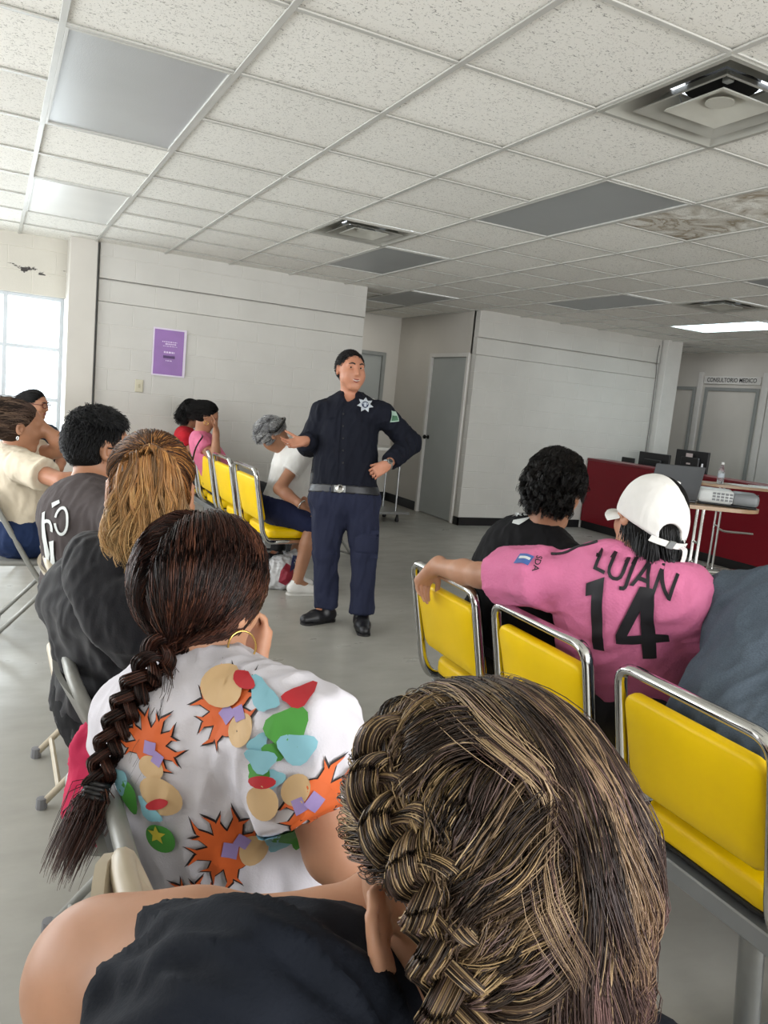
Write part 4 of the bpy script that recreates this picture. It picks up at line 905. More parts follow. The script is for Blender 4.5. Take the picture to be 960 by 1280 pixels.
soft('collar', q, .0045, UNI, so)
q = trousers(j, fr, 1.10, 1.06, .014, .11, .98, .012); soft('trousers', q, .008, UPA, OFF, fold=.011, ffreq=3.6, seed=8, axis=((0, 0, 1), .5))
up = j['nk']-j['pel']; q = torso_cloth(j, fr, 1.13, 1.0, .024, -.2)[:3]+[HS(j['pel']+up*.125, up), HS(j['pel']+up*.035, -up)]
bo, BV, BF = soft('belt', q, .006, simple('belt_black', '1c1d22', .4), OFF); bb = bvh_of(BV, BF)
ofr = np.array([-fr[0], fr[2], fr[1]])    # right in the picture, up, out of the chest
cb_ = j['pel']+up*.08
bm = poly_bm([[(-.035, -.02), (.035, -.02), (.035, .02), (-.035, .02)]]); project_patch(bm, bb, cb_-ofr[0]*.02, ofr, .006, .01, 'buckle_plate', M_STEEL, bo)
m = MB(); c_ = np.array(bb.ray_cast(Vector(cb_-ofr[0]*.02+ofr[2]*.5), Vector(-ofr[2]))[0]); m.lathe([(.024, .006), (.026, .009), (.022, .013), (.016, .011), (0, .012)], c_, 20, [ofr[0], ofr[1], ofr[2]]); m.build('buckle', M_CHROME, bo)
star = [((.052 if k % 2 == 0 else .030)*math.sin(2*math.pi*k/14), (.052 if k % 2 == 0 else .030)*math.cos(2*math.pi*k/14)) for k in range(14)]
cbad = J(457, 508, 4.84)
bd = project_patch(poly_bm([star]), sb, cbad, ofr, .006, .012, 'star_badge', simple('badge_silver', 'c3cad2', .35, .2), so)
disc = [(.021*math.cos(t), .021*math.sin(t)) for t in np.linspace(0, 6.283, 18, endpoint=False)]
project_patch(poly_bm([disc]), sb, cbad, ofr, .008, .012, 'badge_disc', simple('badge_navy', '2b3350', .4), bd)
project_patch(poly_bm([[(-.008, -.014), (.008, -.014), (.008, .014), (-.008, .014)], [(-.016, .0), (-.010, .0), (-.010, .010), (-.016, .010)], [(.010, .0), (.016, .0), (.016, .010), (.010, .010)]]), sb, cbad, ofr, .0095, .012, 'badge_emblem', simple('badge_pale', 'aab2bd', .4), bd)
mw = simple('patch_white', 'c9c9c6', .6)
pfr = frame_from(-fr[0], fr[1]); tfr = np.array([-fr[0], fr[1], fr[2]])
project_patch(poly_bm([[(-.028, -.012), (.03, -.012), (.03, .012), (-.028, .012)]]), sb, J(478, 490, 4.84), np.array([nrm(-fr[0]*.85-fr[2]*.5), nrm(fr[1]), nrm(fr[2]*.85-fr[0]*.5)]), .004, .012, 'shoulder_strap', mw, so)
sfr_out = nrm(-fr[0]*.72+fr[1]*.65+fr[2]*.2); sfr = np.array([nrm(np.cross((0, 0, 1), sfr_out)), nrm(np.cross(sfr_out, np.cross((0, 0, 1), sfr_out))), sfr_out])
project_patch(poly_bm([[(-.026, -.034), (.026, -.034), (.026, .034), (-.026, .034)]]), sb, J(494, 520, 4.80), sfr, .004, .012, 'sleeve_patch', simple('patch_pale_green', '9db6a8', .6), so, depth=.2)
project_patch(poly_bm([[(-.020, -.028), (.020, -.028), (.020, .004), (-.020, .004)]]), sb, J(494, 520, 4.80), sfr, .0055, .012, 'sleeve_emblem', simple('patch_green', '3f6b4f', .6), so, depth=.2)
for px in (412, 458): project_patch(poly_bm([[(-.055, -.02), (0, -.034), (.055, -.02), (.055, .02), (-.055, .02)]]), sb, J(px, 523 if px > 440 else 519, 4.84), ofr, .005, .012, 'pocket_flap', UNI, so)
project_patch(poly_bm([[(-.012, -.26), (.012, -.26), (.012, .2), (-.012, .2)]]), sb, J(424, 545, 4.84), ofr, .003, .02, 'button_placket', UNI, so)
m = MB()
for py in (505, 522, 539, 556, 573):
    h = sb.ray_cast(Vector(J(424, py, 4.3)), Vector(-ofr[2])); 
    if h[0] is not None: m.lathe([(.006, .003), (.006, .006), (0, .006)], np.array(h[0]), 10, ofr)
m.build('buttons', M_BLACK, so)
# wristwatch
w = j['wrL']; d = nrm(j['wrL']-j['elL']); wn = nrm(-CF-d*(-CF@d)); wx = np.cross(d, wn)
wt = MB(); wt.tube([w+.031*(wn*math.cos(t)+wx*math.sin(t)) for t in np.linspace(0, 6.283, 21)], .007, 8, cap=False); wto = wt.build('wristwatch', M_STEEL, OFF, smooth=True)
m = MB(); m.lathe([(.019, .0), (.019, .008), (.015, .010)], w+wn*.031, 18, [d, wx, wn]); m.build('watch_case', M_CHROME, wto); m = MB(); m.lathe([(.0145, .0095), (.0145, .011), (0, .011)], w+wn*.031, 18, [d, wx, wn]); m.build('watch_dial', simple('dial_grey', '3c4246', .2), wto)
bsh = simple('black_boot', '15151a', .38)
shoe('shoe', j['anL'], j['toL'], bsh, OFF, s=1.12); shoe('shoe', j['anR'], j['toR'], bsh, OFF, s=1.12)
q = [CC(J(417, 604, 4.79), J(400, 590, 4.90), .0, .0, .01)]
m = MB(); hc = J(394, 602, 4.86); m.box(hc-np.array([.03, .03, .07]), hc+np.array([.03, .03, .07]), .015); m.build('radio_pouch', M_BLACK, OFF)
project_patch(poly_bm([[(-.07, -.085), (.07, -.085), (.07, .085), (-.07, .085)]]), bvh_of(*soft('cargo_pocket_base', [CC(J(457, 668, 4.80), J(457, 692, 4.80), .085, .08, .01)], .012, UPA, OFF)[1:]), J(459, 680, 4.74), ofr, .004, .02, 'cargo_pocket', UPA, OFF)

# ---------------------------------------------------------------- grey-haired woman on the far bench
j = seat_joints((1.88, 5.27, .575), 0, lean=10, sw=.17, head_yaw=-8, nod=2, torso=.47)
j['hd'] = J(341, 543, 5.50); j['elR'] = J(349, 611, 5.35); j['wrR'] = J(377, 631, 5.30); j['elL'] = J(345, 606, 5.62); j['wrL'] = J(384, 628, 5.5)
j['knR'] = J(391, 655, 5.45); j['knL'] = J(384, 650, 5.7); j['anR'] = J(372, 715, 5.45); j['anL'] = J(362, 708, 5.65)
for e in 'LR': j['an'+e][2] = .085; j['to'+e] = j['an'+e]+np.array([.14, -.02, 0]); j['to'+e][2] = .03
PG = person(j['pel'], 'grey-haired person in white T-shirt, navy shorts and white shoes on the far bench')
q, fr = body_prims(j, 1.1); q += head_prims(j['hd'], j['hfr']); q += hand_at(j, 'R', d=(.8, 0, -.4), n=(0, 0.2, -1), sT=1) + hand_at(j, 'L', d=(.8, -.2, -.4), n=(0, 0.2, -1), sT=-1)
soft('body', q, .008, SK_M, PG)
worn(PG, j['hd'], j['hfr'], 1.0, '6a6a6a', 2600, .05, ['9c9c9e', 'bdbdbe', 'dadada', '707073'], [3, 4, 2.5, 1.5], cap=dict(grow=.006), seed=3, rad=.0013, off=(.006, .024), back=.6, down=.6, clumps=140, amt=.6, wave=.004, K=7)
m = MB(); m.tube([j['hd']+j['hfr']@np.zeros(3)+j['hfr'][0]*x+j['hfr'][1]*y+j['hfr'][2]*z for x, y, z in catmull([(-.10, .0, .03), (-.08, .05, .10), (0, .07, .125), (.08, .05, .10), (.10, .0, .03), (.095, -.05, .02)], 5)], .009, 8); m.build('sunglasses_on_head', M_SGL, PG, smooth=True)
WT = fabric('white_tshirt', 'd9d7d3', fold=.5)
q = torso_cloth(j, fr, 1.1, 1, .014, -.02)+sleeve(j, 'R', 1, .018, .55, .006)+sleeve(j, 'L', 1, .018, .55, .006); soft('tshirt', q, .009, WT, PG, fold=.004, seed=3)
q = trousers(j, fr, 1.08, 1.05, .012, .14, 0.05); q += [HS(j['knR']+(.0, 0, 0), (1, 0, 0))]; soft('shorts', q, .010, NAVY, PG, fold=.004, seed=5)
wsh = simple('white_shoe', 'dcdad6', .5)
for e in 'LR': shoe('shoe', j['an'+e], j['to'+e], wsh, PG, simple('sole_white', 'cfcdc8', .5), s=.95)
w = j['wrR']; d = nrm(j['wrR']-j['elR']); a1 = nrm(np.cross(d, (0, 0, 1))); a2 = np.cross(d, a1); m = MB(); m.tube([w+.034*(a1*math.cos(t)+a2*math.sin(t)) for t in np.linspace(0, 6.283, 17)], .005, 6, cap=False); m.build('bracelet', M_CHROME, PG, smooth=True)
# carrier bag on the floor behind her feet
bc = J(352, 722, 5.62); bc[2] = 0; bfr = np.eye(3)
q = [EL(bc+(0, 0, .10), bfr, [.13, .10, .14], .03), RC(bc+(.05, 0, .2), bc+(.10, 0, .27), .05, .02, .04), RC(bc+(-.10, 0, .06), bc+(.1, 0, .06), .07, .07, .04), HS((0, 0, .003), (0, 0, -1))]
bt = empty('carrier_bag', bc, 'white plastic carrier bag with red print on the floor under the far bench', 'bag')
o, V, F = soft('bag_body', q, .009, simple('bag_white', 'c9c9ca', .35, var=.1), bt, fold=.012, ffreq=6, seed=9)
rfr = np.array([nrm(CR), (0, 0, 1), nrm(-CF*(1, 1, 0))]); project_patch(poly_bm([[(-.05, -.05), (.0, -.08), (.05, -.03), (.04, .05), (-.01, .08), (-.04, .03)]]), bvh_of(V, F), bc+np.array([.05, 0, .12]), rfr, .004, .012, 'red_print', simple('bag_red', '9c2b3f', .4), o)
project_patch(poly_bm([[(-.015, -.05), (.015, -.03), (.02, .05), (-.01, .06)]]), bvh_of(V, F), bc+np.array([.09, 0, .19]), rfr, .005, .012, 'blue_print', simple('bag_blue', '2a3160', .4), o)

# ---------------------------------------------------------------- person in patterned shirt beyond her, mostly hidden by the officer
j = seat_joints((2.55, 6.05, .56), 200, lean=38, sw=.18, nod=40, torso=.47)
j['hd'] = J(404, 560, 6.15)
j['elR'] = J(392, 612, 6.2); j['wrR'] = J(398, 632, 6.05); j['elL'] = j['shL']+np.array([0, -.08, -.25]); j['wrL'] = j['elL']+np.array([-.1, -.18, -.02])
PP = person(j['pel'], 'person in black and white patterned shirt bending forward, mostly hidden behind the officer')
q, fr = body_prims(j, 1.0); q += head_prims(j['hd'], j['hfr']); q += hand_at(j, 'R', n=(-.3, -.2, -1), sT=1)+hand_at(j, 'L', n=(-.3, -.2, -1), sT=-1); soft('body', q, .010, SK_D, PP)
worn(PP, j['hd'], j['hfr'], 1.0, '0f0d0c', 1200, .05, BLK, [4, 4, 1], seed=5, rad=.0015, off=(.004, .016), K=6)
a = NT('leaf_print'); v = a.coord(); w_ = a.n('ShaderNodeTexWave', {0: v}); w_.inputs['Scale'].default_value = 6; w_.inputs['Distortion'].default_value = 14; w_.inputs['Detail'].default_value = 1.5
a.base(a.ramp(w_.outputs[1], [(.45, lin('15171a')), (.5, lin('6a7364')), (.62, lin('b9bda8'))]), .8); M_LEAF = a.m
q = torso_cloth(j, fr, 1.0, 1, .02, -.05)+sleeve(j, 'R', 1, .025, .75, .01)+sleeve(j, 'L', 1, .025, .75, .01); soft('patterned_shirt', q, .010, M_LEAF, PP, fold=.004)
q = trousers(j, fr, 1.0, 1, .012, .14); soft('trousers', q, .011, simple('black_cloth', '141416', .8), PP, fold=.004)
for e in 'LR': shoe('shoe', j['an'+e], j['to'+e], bsh, PP)

# ---------------------------------------------------------------- woman in pink and woman in red on the far bench
j = seat_joints((1.86, 6.58, .575), 0, lean=8, sw=.165, head_yaw=-14, nod=22, torso=.46)
j['hd'] = J(258, 520, 6.62); j['nk'] = J(249, 545, 6.66); j['pel'] = np.array([1.80, 6.70, .575])
j['shR'] = J(253, 553, 6.48); j['shL'] = J(247, 550, 6.80)
j['elR'] = J(269, 577, 6.42); j['wrR'] = J(270, 540, 6.40); j['elL'] = J(262, 575, 6.8); j['wrL'] = J(276, 582, 6.7)
PK = person(j['pel'], 'dark-haired person in pink top with black strap, hand against the face, on far bench')
q, fr = body_prims(j, 1.0); q += head_prims(j['hd'], j['hfr']); q += hand_at(j, 'R', d=(-.1, 0, 1), n=(-.9, .3, 0), sT=1, curl=(15, 20, 15))+hand_at(j, 'L', n=(0, 0, -1), sT=-1); soft('body', q, .009, SK_M, PK)
worn(PK, j['hd'], j['hfr'], 1.0, '0f0d0c', 2200, .085, BLK, [4, 4, 1], cap=dict(grow=.006, extra=[EL(j['hd']-j['hfr'][1]*.105-j['hfr'][2]*.01, j['hfr'], [.045, .045, .05], .02)]), seed=6, rad=.0013, off=(.004, .014), back=1.1, down=.35, K=7, wave=.002)
q = torso_cloth(j, fr, 1.0, 1, .014, -.05)+sleeve(j, 'R', 1, .014, .35, .006)+sleeve(j, 'L', 1, .014, .35, .006); ts, V, F = soft('pink_top', q, .009, fabric('pink_cotton', 'd2708f', fold=.4), PK, fold=.003)
m = MB(); m.tube([J(x, y, D) for x, y, D in catmull([(249, 543, 6.56), (253, 546, 6.40), (249, 552, 6.35), (244, 562, 6.36), (241, 575, 6.4)], 5)], .012, 6, flat=.4); m.build('black_strap', M_BLACK, PK, smooth=True)
m = MB(); e0 = J(257.5, 526, 6.51); m.tube([e0+np.array([.0, -.01, -.02])+.018*np.array([math.sin(t), 0, math.cos(t)]) for t in np.linspace(0, 6.283, 15)], .003, 6, cap=False); m.build('earring', M_GOLD, PK, smooth=True)
q = trousers(j, fr, 1.0, 1, .012, .14); soft('trousers', q, .011, simple('dark_leggings', '1b1c22', .8), PK, fold=.004)
for e in 'LR': shoe('shoe', j['an'+e], j['to'+e], bsh, PK)

j = seat_joints((1.74, 7.15, .575), 0, lean=10, sw=.165, head_yaw=0, nod=15, torso=.46)
j['hd'] = J(240, 516, 7.15); j['nk'] = J(229, 540, 7.15); j['shR'] = J(231, 547, 7.0); j['shL'] = J(228, 545, 7.3); j['elR'] = J(243, 573, 7.0); j['wrR'] = J(262, 580, 6.95)
PR = person(j['pel'], 'dark-haired person in red top at the wall end of the far bench')
q, fr = body_prims(j, 1.0); q += head_prims(j['hd'], j['hfr']); q += hand_at(j, 'R', n=(0, 0, -1), sT=1)+hand_at(j, 'L', n=(0, 0, -1), sT=-1); soft('body', q, .010, SK_M, PR)
worn(PR, j['hd'], j['hfr'], 1.0, '0f0d0c', 2000, .11, BLK, [4, 4, 1], cap=dict(grow=.004), seed=7, rad=.0015, off=(.003, .012), back=.25, down=1.0, K=9, wave=.004)
q = torso_cloth(j, fr, 1.0, 1, .014, -.05)+sleeve(j, 'R', 1, .014, .4, .006)+sleeve(j, 'L', 1, .014, .4, .006); soft('red_top', q, .010, fabric('red_cotton', 'b5202c', fold=.4), PR, fold=.003)
q = trousers(j, fr, 1.0, 1, .012, .14); soft('trousers', q, .011, simple('dark_leggings', '1b1c22', .8), PR, fold=.004)
for e in 'LR': shoe('shoe', j['an'+e], j['to'+e], bsh, PR)

# ---------------------------------------------------------------- woman with glasses in front of the window
j = seat_joints((.06, 6.35, .55), -20, lean=4, sw=.18, head_yaw=-32, nod=4, torso=.50)
j['hd'] = J(44, 506, 6.45); j['nk'] = J(42, 532, 6.55)
j['shR'] = J(27, 541, 6.45); j['shL'] = J(61, 541, 6.6); j['elR'] = J(30, 585, 6.3); j['wrR'] = J(45, 605, 6.2); j['elL'] = J(76, 578, 6.5); j['wrL'] = J(66, 600, 6.3)
j['anR'] = J(38, 707, 5.9); j['anL'] = J(60, 712, 5.75)
for e in 'LR': j['an'+e][2] = .085; j['kn'+e] = j['an'+e]+np.array([-.02, .05, 0]); j['kn'+e][2] = .5; j['to'+e] = j['an'+e]+np.array([.13, -.03, 0]); j['to'+e][2] = .03
PW = person(j['pel'], 'person with glasses in dark grey top sitting directly in front of the bright window')
q, fr = body_prims(j, 1.05); q += head_prims(j['hd'], j['hfr']); q += hand_at(j, 'R', n=(0, 0, -1), sT=1)+hand_at(j, 'L', n=(0, 0, -1), sT=-1); soft('body', q, .009, SK_M, PW)
make_eyes(j['hd'], j['hfr'], PW); make_brows(j['hd'], j['hfr'], PW, '1b1410'); make_lips(j['hd'], j['hfr'], PW)
worn(PW, j['hd'], j['hfr'], 1.0, '0f0d0c', 2000, .09, BLK, [4, 4, 1], seed=8, rad=.0012, off=(.003, .010), back=1.1, down=.4, K=7, wave=.001)
def glasses(par, c, fr, frame_mat, lens_mat, s=1., r=.026, sun=False):
    P = lambda x, y, z: c+s*(fr[0]*x+fr[1]*y+fr[2]*z); m = MB()
    for sg in (-1, 1):
        m.tube([P(sg*.034+r*1.1*math.cos(t), .107-.012*abs(math.cos(t)*sg+1)*.5*(1 if sg*math.cos(t) > 0 else 0), .008+r*.75*math.sin(t)) for t in np.linspace(0, 6.283, 21)], .0028, 6, cap=False); m.tube([P(sg*.062, .100, .012), P(sg*.084, .06, .012), P(sg*.086, -.01, .008)], .0028, 6)
    m.tube([P(-.008, .110, .012), P(.008, .110, .012)], .0028, 6); o = m.build('glasses', frame_mat, par, smooth=True)
    m = MB()
    for sg in (-1, 1): m.add([P(sg*.034+r*1.08*math.cos(t), .106, .008+r*.72*math.sin(t)) for t in np.linspace(0, 6.283, 16, endpoint=False)], [tuple(range(16))])
    m.build('lenses', lens_mat, o); return o
glasses(PW, j['hd'], j['hfr'], simple('glasses_red', '5a1d20', .3), M_GLASS)
q = torso_cloth(j, fr, 1.08, 1, .018, -.1)+sleeve(j, 'R', 1, .018, .9, .006)+sleeve(j, 'L', 1, .018, .9, .006); soft('dark_top', q, .010, fabric('slate_cotton', '2c3644', fold=.4), PW, fold=.004)
q = trousers(j, fr, 1.05, 1, .012, .14, .8); soft('trousers', q, .011, simple('dark_leggings', '1b1c22', .8), PW, fold=.004)
nsh = simple('navy_shoe', '1c2438', .5)
for e in 'LR': shoe('shoe', j['an'+e], j['to'+e], nsh, PW, s=.95)

# ---------------------------------------------------------------- woman in the cream T-shirt, in profile
j = seat_joints((.02, 4.4, .56), -5, lean=6, sw=.185, head_yaw=5, nod=4, torso=.49)
j['hd'] = J(24, 534, 3.93); j['nk'] = J(12, 566, 3.97); j['pel'] = J(22, 664, 4.04)
j['shR'] = J(25, 582, 3.80); j['shL'] = J(10, 578, 4.12); j['elR'] = J(78, 602, 3.65); j['wrR'] = J(116, 600, 3.71); j['elL'] = J(83, 560, 4.04); j['wrL'] = J(52, 533, 3.97)
hd_ = J(22, 668, 3.91); j['hpR'] = hd_.copy(); j['hpL'] = hd_+np.array([.02, .18, 0]); j['knR'] = j['hpR']+np.array([.42, .0, -.02]); j['knL'] = j['hpL']+np.array([.42, .02, -.03])
for e in 'LR': j['an'+e] = j['kn'+e]+np.array([.03, 0, 0]); j['an'+e][2] = .085; j['to'+e] = j['an'+e]+np.array([.14, 0, 0]); j['to'+e][2] = .03
PC = person(j['pel'], 'person in cream T-shirt with pinned-up hair, seen from the side, hand at the forehead')
q, fr = body_prims(j, 1.15); q += head_prims(j['hd'], j['hfr'], 1.06); q += hand_at(j, 'R', n=(0, .3, -1), sT=1, curl=(20, 30, 20))+hand_at(j, 'L', d=nrm(J(42, 512, 3.97)-j['wrL']), n=nrm((-.7, .1, -.3)), sT=-1, curl=(15, 25, 20)); soft('body', q, .007, SK_M, PC)
make_eyes(j['hd'], j['hfr'], PC); make_brows(j['hd'], j['hfr'], PC, '2a1d14'); make_lips(j['hd'], j['hfr'], PC)
HC = simple('hair_ash_brown', '4d3a2f', .45, var=.3, nscale=40, bump=.6, bscale=90, bdist=.006)
worn(PC, j['hd'], j['hfr'], 1.08, '33261e', 3000, .10, ['3a2b22', '57443a', '7a6453', '2a1f19'], [4, 3, 1.5, 3], cap=dict(extra=[EL(J(5, 508, 3.92), np.eye(3), [.04, .04, .045], .02), RC(J(3, 503, 3.92), J(1, 494, 3.92), .012, .004, .01)]), seed=9, rad=.0012, off=(.003, .012), back=1.1, down=.1, up=.4, K=8, wave=.001)
q = torso_cloth(j, fr, 1.2, 1, .018, -.06)+sleeve(j, 'R', 1.08, .020, .62, .012)+sleeve(j, 'L', 1.08, .020, .62, .012); soft('tshirt', q, .008, fabric('cream_cotton', 'd2c6b1', fold=.5, fscale=8), PC, fold=.005, ffreq=4.5, seed=12)
m = MB(); e0 = J(22, 548, 3.83); m.tube([e0+.010*np.array([math.sin(t)*.4, 0, math.cos(t)]) for t in np.linspace(0, 6.283, 13)], .003, 6, cap=False); m.build('earring', M_CHROME, PC, smooth=True)
q = trousers(j, fr, 1.12, 1.05, .012, .12); soft('jeans', q, .009, DENIM, PC, fold=.004)
for e in 'LR': shoe('shoe', j['an'+e], j['to'+e], nsh, PC)
# ---------------------------------------------------------------- folding chairs on the left
M_FGREY = simple('chair_grey_enamel', '8b8b86', .4, .2, var=.08, nscale=20); M_FTAN = simple('chair_tan', 'b5a994', .4, var=.07, nscale=14); M_RUB = simple('rubber_grey', '77777a', .7)
def folding(x0, yc, yaw, lab, mat=M_FGREY, zt=.80, pmat=None, panel=(.60, .77), r=.0135, hw=.215):
    f = np.array([math.cos(R(yaw)), math.sin(R(yaw)), 0]); s = np.array([f[1], -f[0], 0]); o = np.array([x0, yc, 0.]); z = np.array([0, 0, 1.])
    P = lambda a, b, c: o+f*a+s*b+z*c
    t = empty('folding_chair', P(.25, 0, 0), lab, 'folding chair', 'folding chairs along the left side')
    path = [P(.46, -hw, .012), P(.20, -hw, .42), P(0.0, -hw, zt), P(0.0, hw, zt), P(.20, hw, .42), P(.46, hw, .012)]
    m = MB(); m.tube(fillet(path, [.08, .10, .10, .08], 8), r, 10, flat=1.0); m.build('back_frame', mat, t, smooth=True)
    for sg in (-1, 1):
        m = MB(); m.tube([P(.38, sg*(hw-.03), .41), P(.0, sg*(hw-.03), .012)], r*.85, 10); m.build('rear_leg', mat, t, smooth=True)
        for a, b in ((.46, hw), (.0, hw-.03)): m = MB(); m.lathe([(.017, 0), (.018, .005), (.016, .035), (.012, .036)], P(a, sg*b, 0), 10); m.build('foot_cap', M_RUB, t)
    for a, w_, c_ in ((.05, hw-.03, .065), (.42, hw, .075)): m = MB(); m.tube([P(a, -w_, c_), P(a, w_, c_)], r*.7, 8); m.build('cross_rod', mat, t)
    m = MB(); soft_box(m, .40, hw*2-.06, .028, .05, P(.22, 0, .432), [f, s, z], .1); m.build('seat', pmat or mat, t, smooth=True)
    bm = MB(); V = []; F = []; n = 14; z0, z1 = panel
    for i in range(n+1):
        b = -1+2*i/n; bow = -.035*(1-b*b); rr = .03*max(0, abs(b)-.8)/.2
        for (zz, dy) in ((z0+rr, -.006), (z1-rr, -.006), (z1-rr, .006), (z0+rr, .006)): V.append(P((zt-zz)*.5+bow+dy, b*hw*.97, zz))
    for i in range(n):
        for k in range(4): F.append((i*4+k, i*4+(k+1) % 4, (i+1)*4+(k+1) % 4, (i+1)*4+k))
    F += [(0, 1, 2, 3), (n*4+3, n*4+2, n*4+1, n*4)]; bm.add(V, F); bm.build('backrest', pmat or mat, t, smooth=False); return t
folding(.155, 1.73, 0, 'grey steel folding chair under the woman with the blonde ponytail, red cloth hanging behind')
folding(.165, 1.03, 0, 'grey steel folding chair under the woman in the printed white T-shirt')
folding(.13, .62, 0, 'tan folding chair nearest the camera with a rounded back panel', M_FTAN, zt=.90, pmat=M_FTAN, panel=(.62, .905))
folding(.0, 4.36, -3, 'grey steel folding chair under the person in the cream T-shirt')
folding(.17, 2.72, 0, 'beige folding chair under the man with short black hair', M_FTAN)
folding(-.16, 6.35, -20, 'folding chair in front of the window, hidden by its sitter')
folding(2.80, 6.20, 200, 'folding chair behind the officer, hidden by the bending person')

# red cloth hanging behind the first folding chair
c = J(108, 975, 1.52)
q = [RC(c+(.01, .02, .07), c+(.0, .0, -.07), .036, .042, .04), RC(c+(.04, -.05, .05), c+(.03, -.05, -.07), .035, .04, .04), HS(c+(0, 0, -.105), (0, 0, -1))]
o, V, F = soft('red_jacket', q, .007, fabric('red_fleece', 'c22f55', fold=.4), None, fold=.006, ffreq=7); tag(o, 'bright red cloth hanging behind the grey folding chair beside the long braid', 'jacket')

# ---------------------------------------------------------------- man with short black hair
j = seat_joints((.40, 2.68, .56), 5, lean=4, sw=.20, head_yaw=18, nod=6)
j['hd'] = J(122, 560, 2.52); j['nk'] = J(108, 615, 2.46); j['shL'] = J(78, 640, 2.60); j['shR'] = J(158, 652, 2.30); j['pel'] = J(118, 745, 2.56)
j['elL'] = j['shL']+np.array([.10, .03, -.26]); j['wrL'] = j['elL']+np.array([.22, -.05, -.03]); j['elR'] = j['shR']+np.array([.10, -.03, -.26]); j['wrR'] = j['elR']+np.array([.22, .05, -.03])
PM = person(j['pel'], 'person with short black hair and dark glasses in charcoal T-shirt with white back print')
q, fr = body_prims(j, 1.05); q += head_prims(j['hd'], j['hfr'], 1.04); q += hand_at(j, 'R', n=(0, 0, -1), sT=1)+hand_at(j, 'L', n=(0, 0, -1), sT=-1); soft('body', q, .007, SK_M, PM)
under_cap(PM, j['hd'], j['hfr'], 1.04, base_mat('hair_base_0f0d0c', '0f0d0c'), nape=-.062, grow=.002, face=(.020, .0, .914, -.406))
strands_obj('hair', [head_hair(PM, j['hd'], j['hfr'], 1.04, 6000, .022, ['0b0b0c', '141416', '1c1c20'], [5, 4, 1], seed=3, rad=.0009, off=(.002, .008), back=.25, down=.8, clumps=700, amt=.2, wave=.0005, K=5, nape=-.9, lift=.1, hl=.34),
                     head_hair(PM, j['hd'], j['hfr'], 1.04, 3000, .030, ['0b0b0c', '141416', '1c1c20'], [5, 4, 1], seed=4, rad=.0010, off=(.006, .015), back=-.35, down=.0, up=.12, clumps=320, amt=.4, wave=.001, K=6, nape=.45, lift=.2, hl=.30)], PM)
glasses(PM, j['hd']+j['hfr'][1]*.004, j['hfr'], M_BLACK, M_SGL, 1.04, .028)
q = torso_cloth(j, fr, 1.07, 1, .014, -.1)+sleeve(j, 'R', 1.05, .018, .7, .008)+sleeve(j, 'L', 1.05, .018, .7, .008); ts, V, F = soft('tshirt', q, .008, fabric('charcoal_cotton', '4b4444', fold=.45), PM, fold=.004, seed=21); bv = bvh_of(V, F)
ofr = np.array([-0*fr[0]+fr[0], fr[2], -fr[1]])
def ring_poly(cx, cy, rx, ry, w, n=20, a0=0, a1=360): 
    A = [R(a0+(a1-a0)*k/n) for k in range(n+1)]; return [(cx+rx*math.cos(t), cy+ry*math.sin(t)) for t in A]+[(cx+(rx-w)*math.cos(t), cy+(ry-w)*math.sin(t)) for t in A[::-1]]
lc = J(84, 668, 2.5)
bm = poly_bm([ring_poly(.045, .045, .03, .045, .009, a0=-170, a1=165), [(-.05, .07), (-.035, .075), (-.02, -.06), (-.035, -.10), (-.05, -.05)], ring_poly(-.02, .02, .03, .03, .011, a0=-20, a1=200), [(-.015, -.02), (.01, -.015), (.0, -.10), (-.02, -.11)], [(.0, .085), (.03, .1), (.025, .11), (-.005, .1)]])
project_patch(bm, bv, lc, np.array([nrm(CR), nrm(CU), -CF]), .004, .012, 'white_print', simple('print_white', 'c9cdcb', .6), ts)
q = trousers(j, fr, 1.05, 1.05, .012, .12); soft('trousers', q, .010, simple('dark_cloth', '1a1b20', .8), PM, fold=.004)
for e in 'LR': shoe('shoe', j['an'+e], j['to'+e], bsh, PM)

# ---------------------------------------------------------------- woman with the blonde ponytail
j = seat_joints((.40, 1.76, .56), 0, lean=8, sw=.175, head_yaw=79, nod=6)
j['hd'] = J(188, 618, 1.62); j['nk'] = J(176, 705, 1.62); j['pel'] = J(180, 890, 1.78); j['shL'] = J(104, 748, 1.72); j['shR'] = J(258, 752, 1.55)
kn = np.array([.63, 1.83, .53]); j['knL'] = kn+np.array([.02, .14, .0]); j['knR'] = kn-np.array([0, .02, 0]); j['hpR'] = j['pel']+np.array([.05, -.05, .0]); j['hpL'] = j['pel']+np.array([.05, .10, .0])
for e in 'LR': j['an'+e] = j['kn'+e]+np.array([.0, -.02, 0]); j['an'+e][2] = .085; j['to'+e] = j['an'+e]+np.array([.14, 0, 0]); j['to'+e][2] = .03
j['elL'] = j['shL']+np.array([.10, .04, -.25]); j['wrL'] = j['elL']+np.array([.2, -.05, -.04]); j['elR'] = j['shR']+np.array([.08, -.02, -.26]); j['wrR'] = j['elR']+np.array([.20, .08, -.02])
PH = person(j['pel'], 'person with long blonde ponytail in black hooded sweatshirt, seen from behind')
H = j['hfr']; hd = j['hd']; hs = 1.06
q, fr = body_prims(j, 1.1); q += head_prims(hd, H, hs); q += hand_at(j, 'R', n=(0, 0, -1), sT=1)+hand_at(j, 'L', n=(0, 0, -1), sT=-1); soft('body', q, .0065, SK_M, PH)
under_cap(PH, hd, H, hs, base_mat('hair_base_3a2416', '3a2416'), nape=-.068)
rng = np.random.RandomState(5); R0 = hs*np.array([.074, .094, .088]); cc = hd+hs*(H[1]*-.012+H[2]*.028); G = onhead(189, 566, cc, H, R0*1.10)
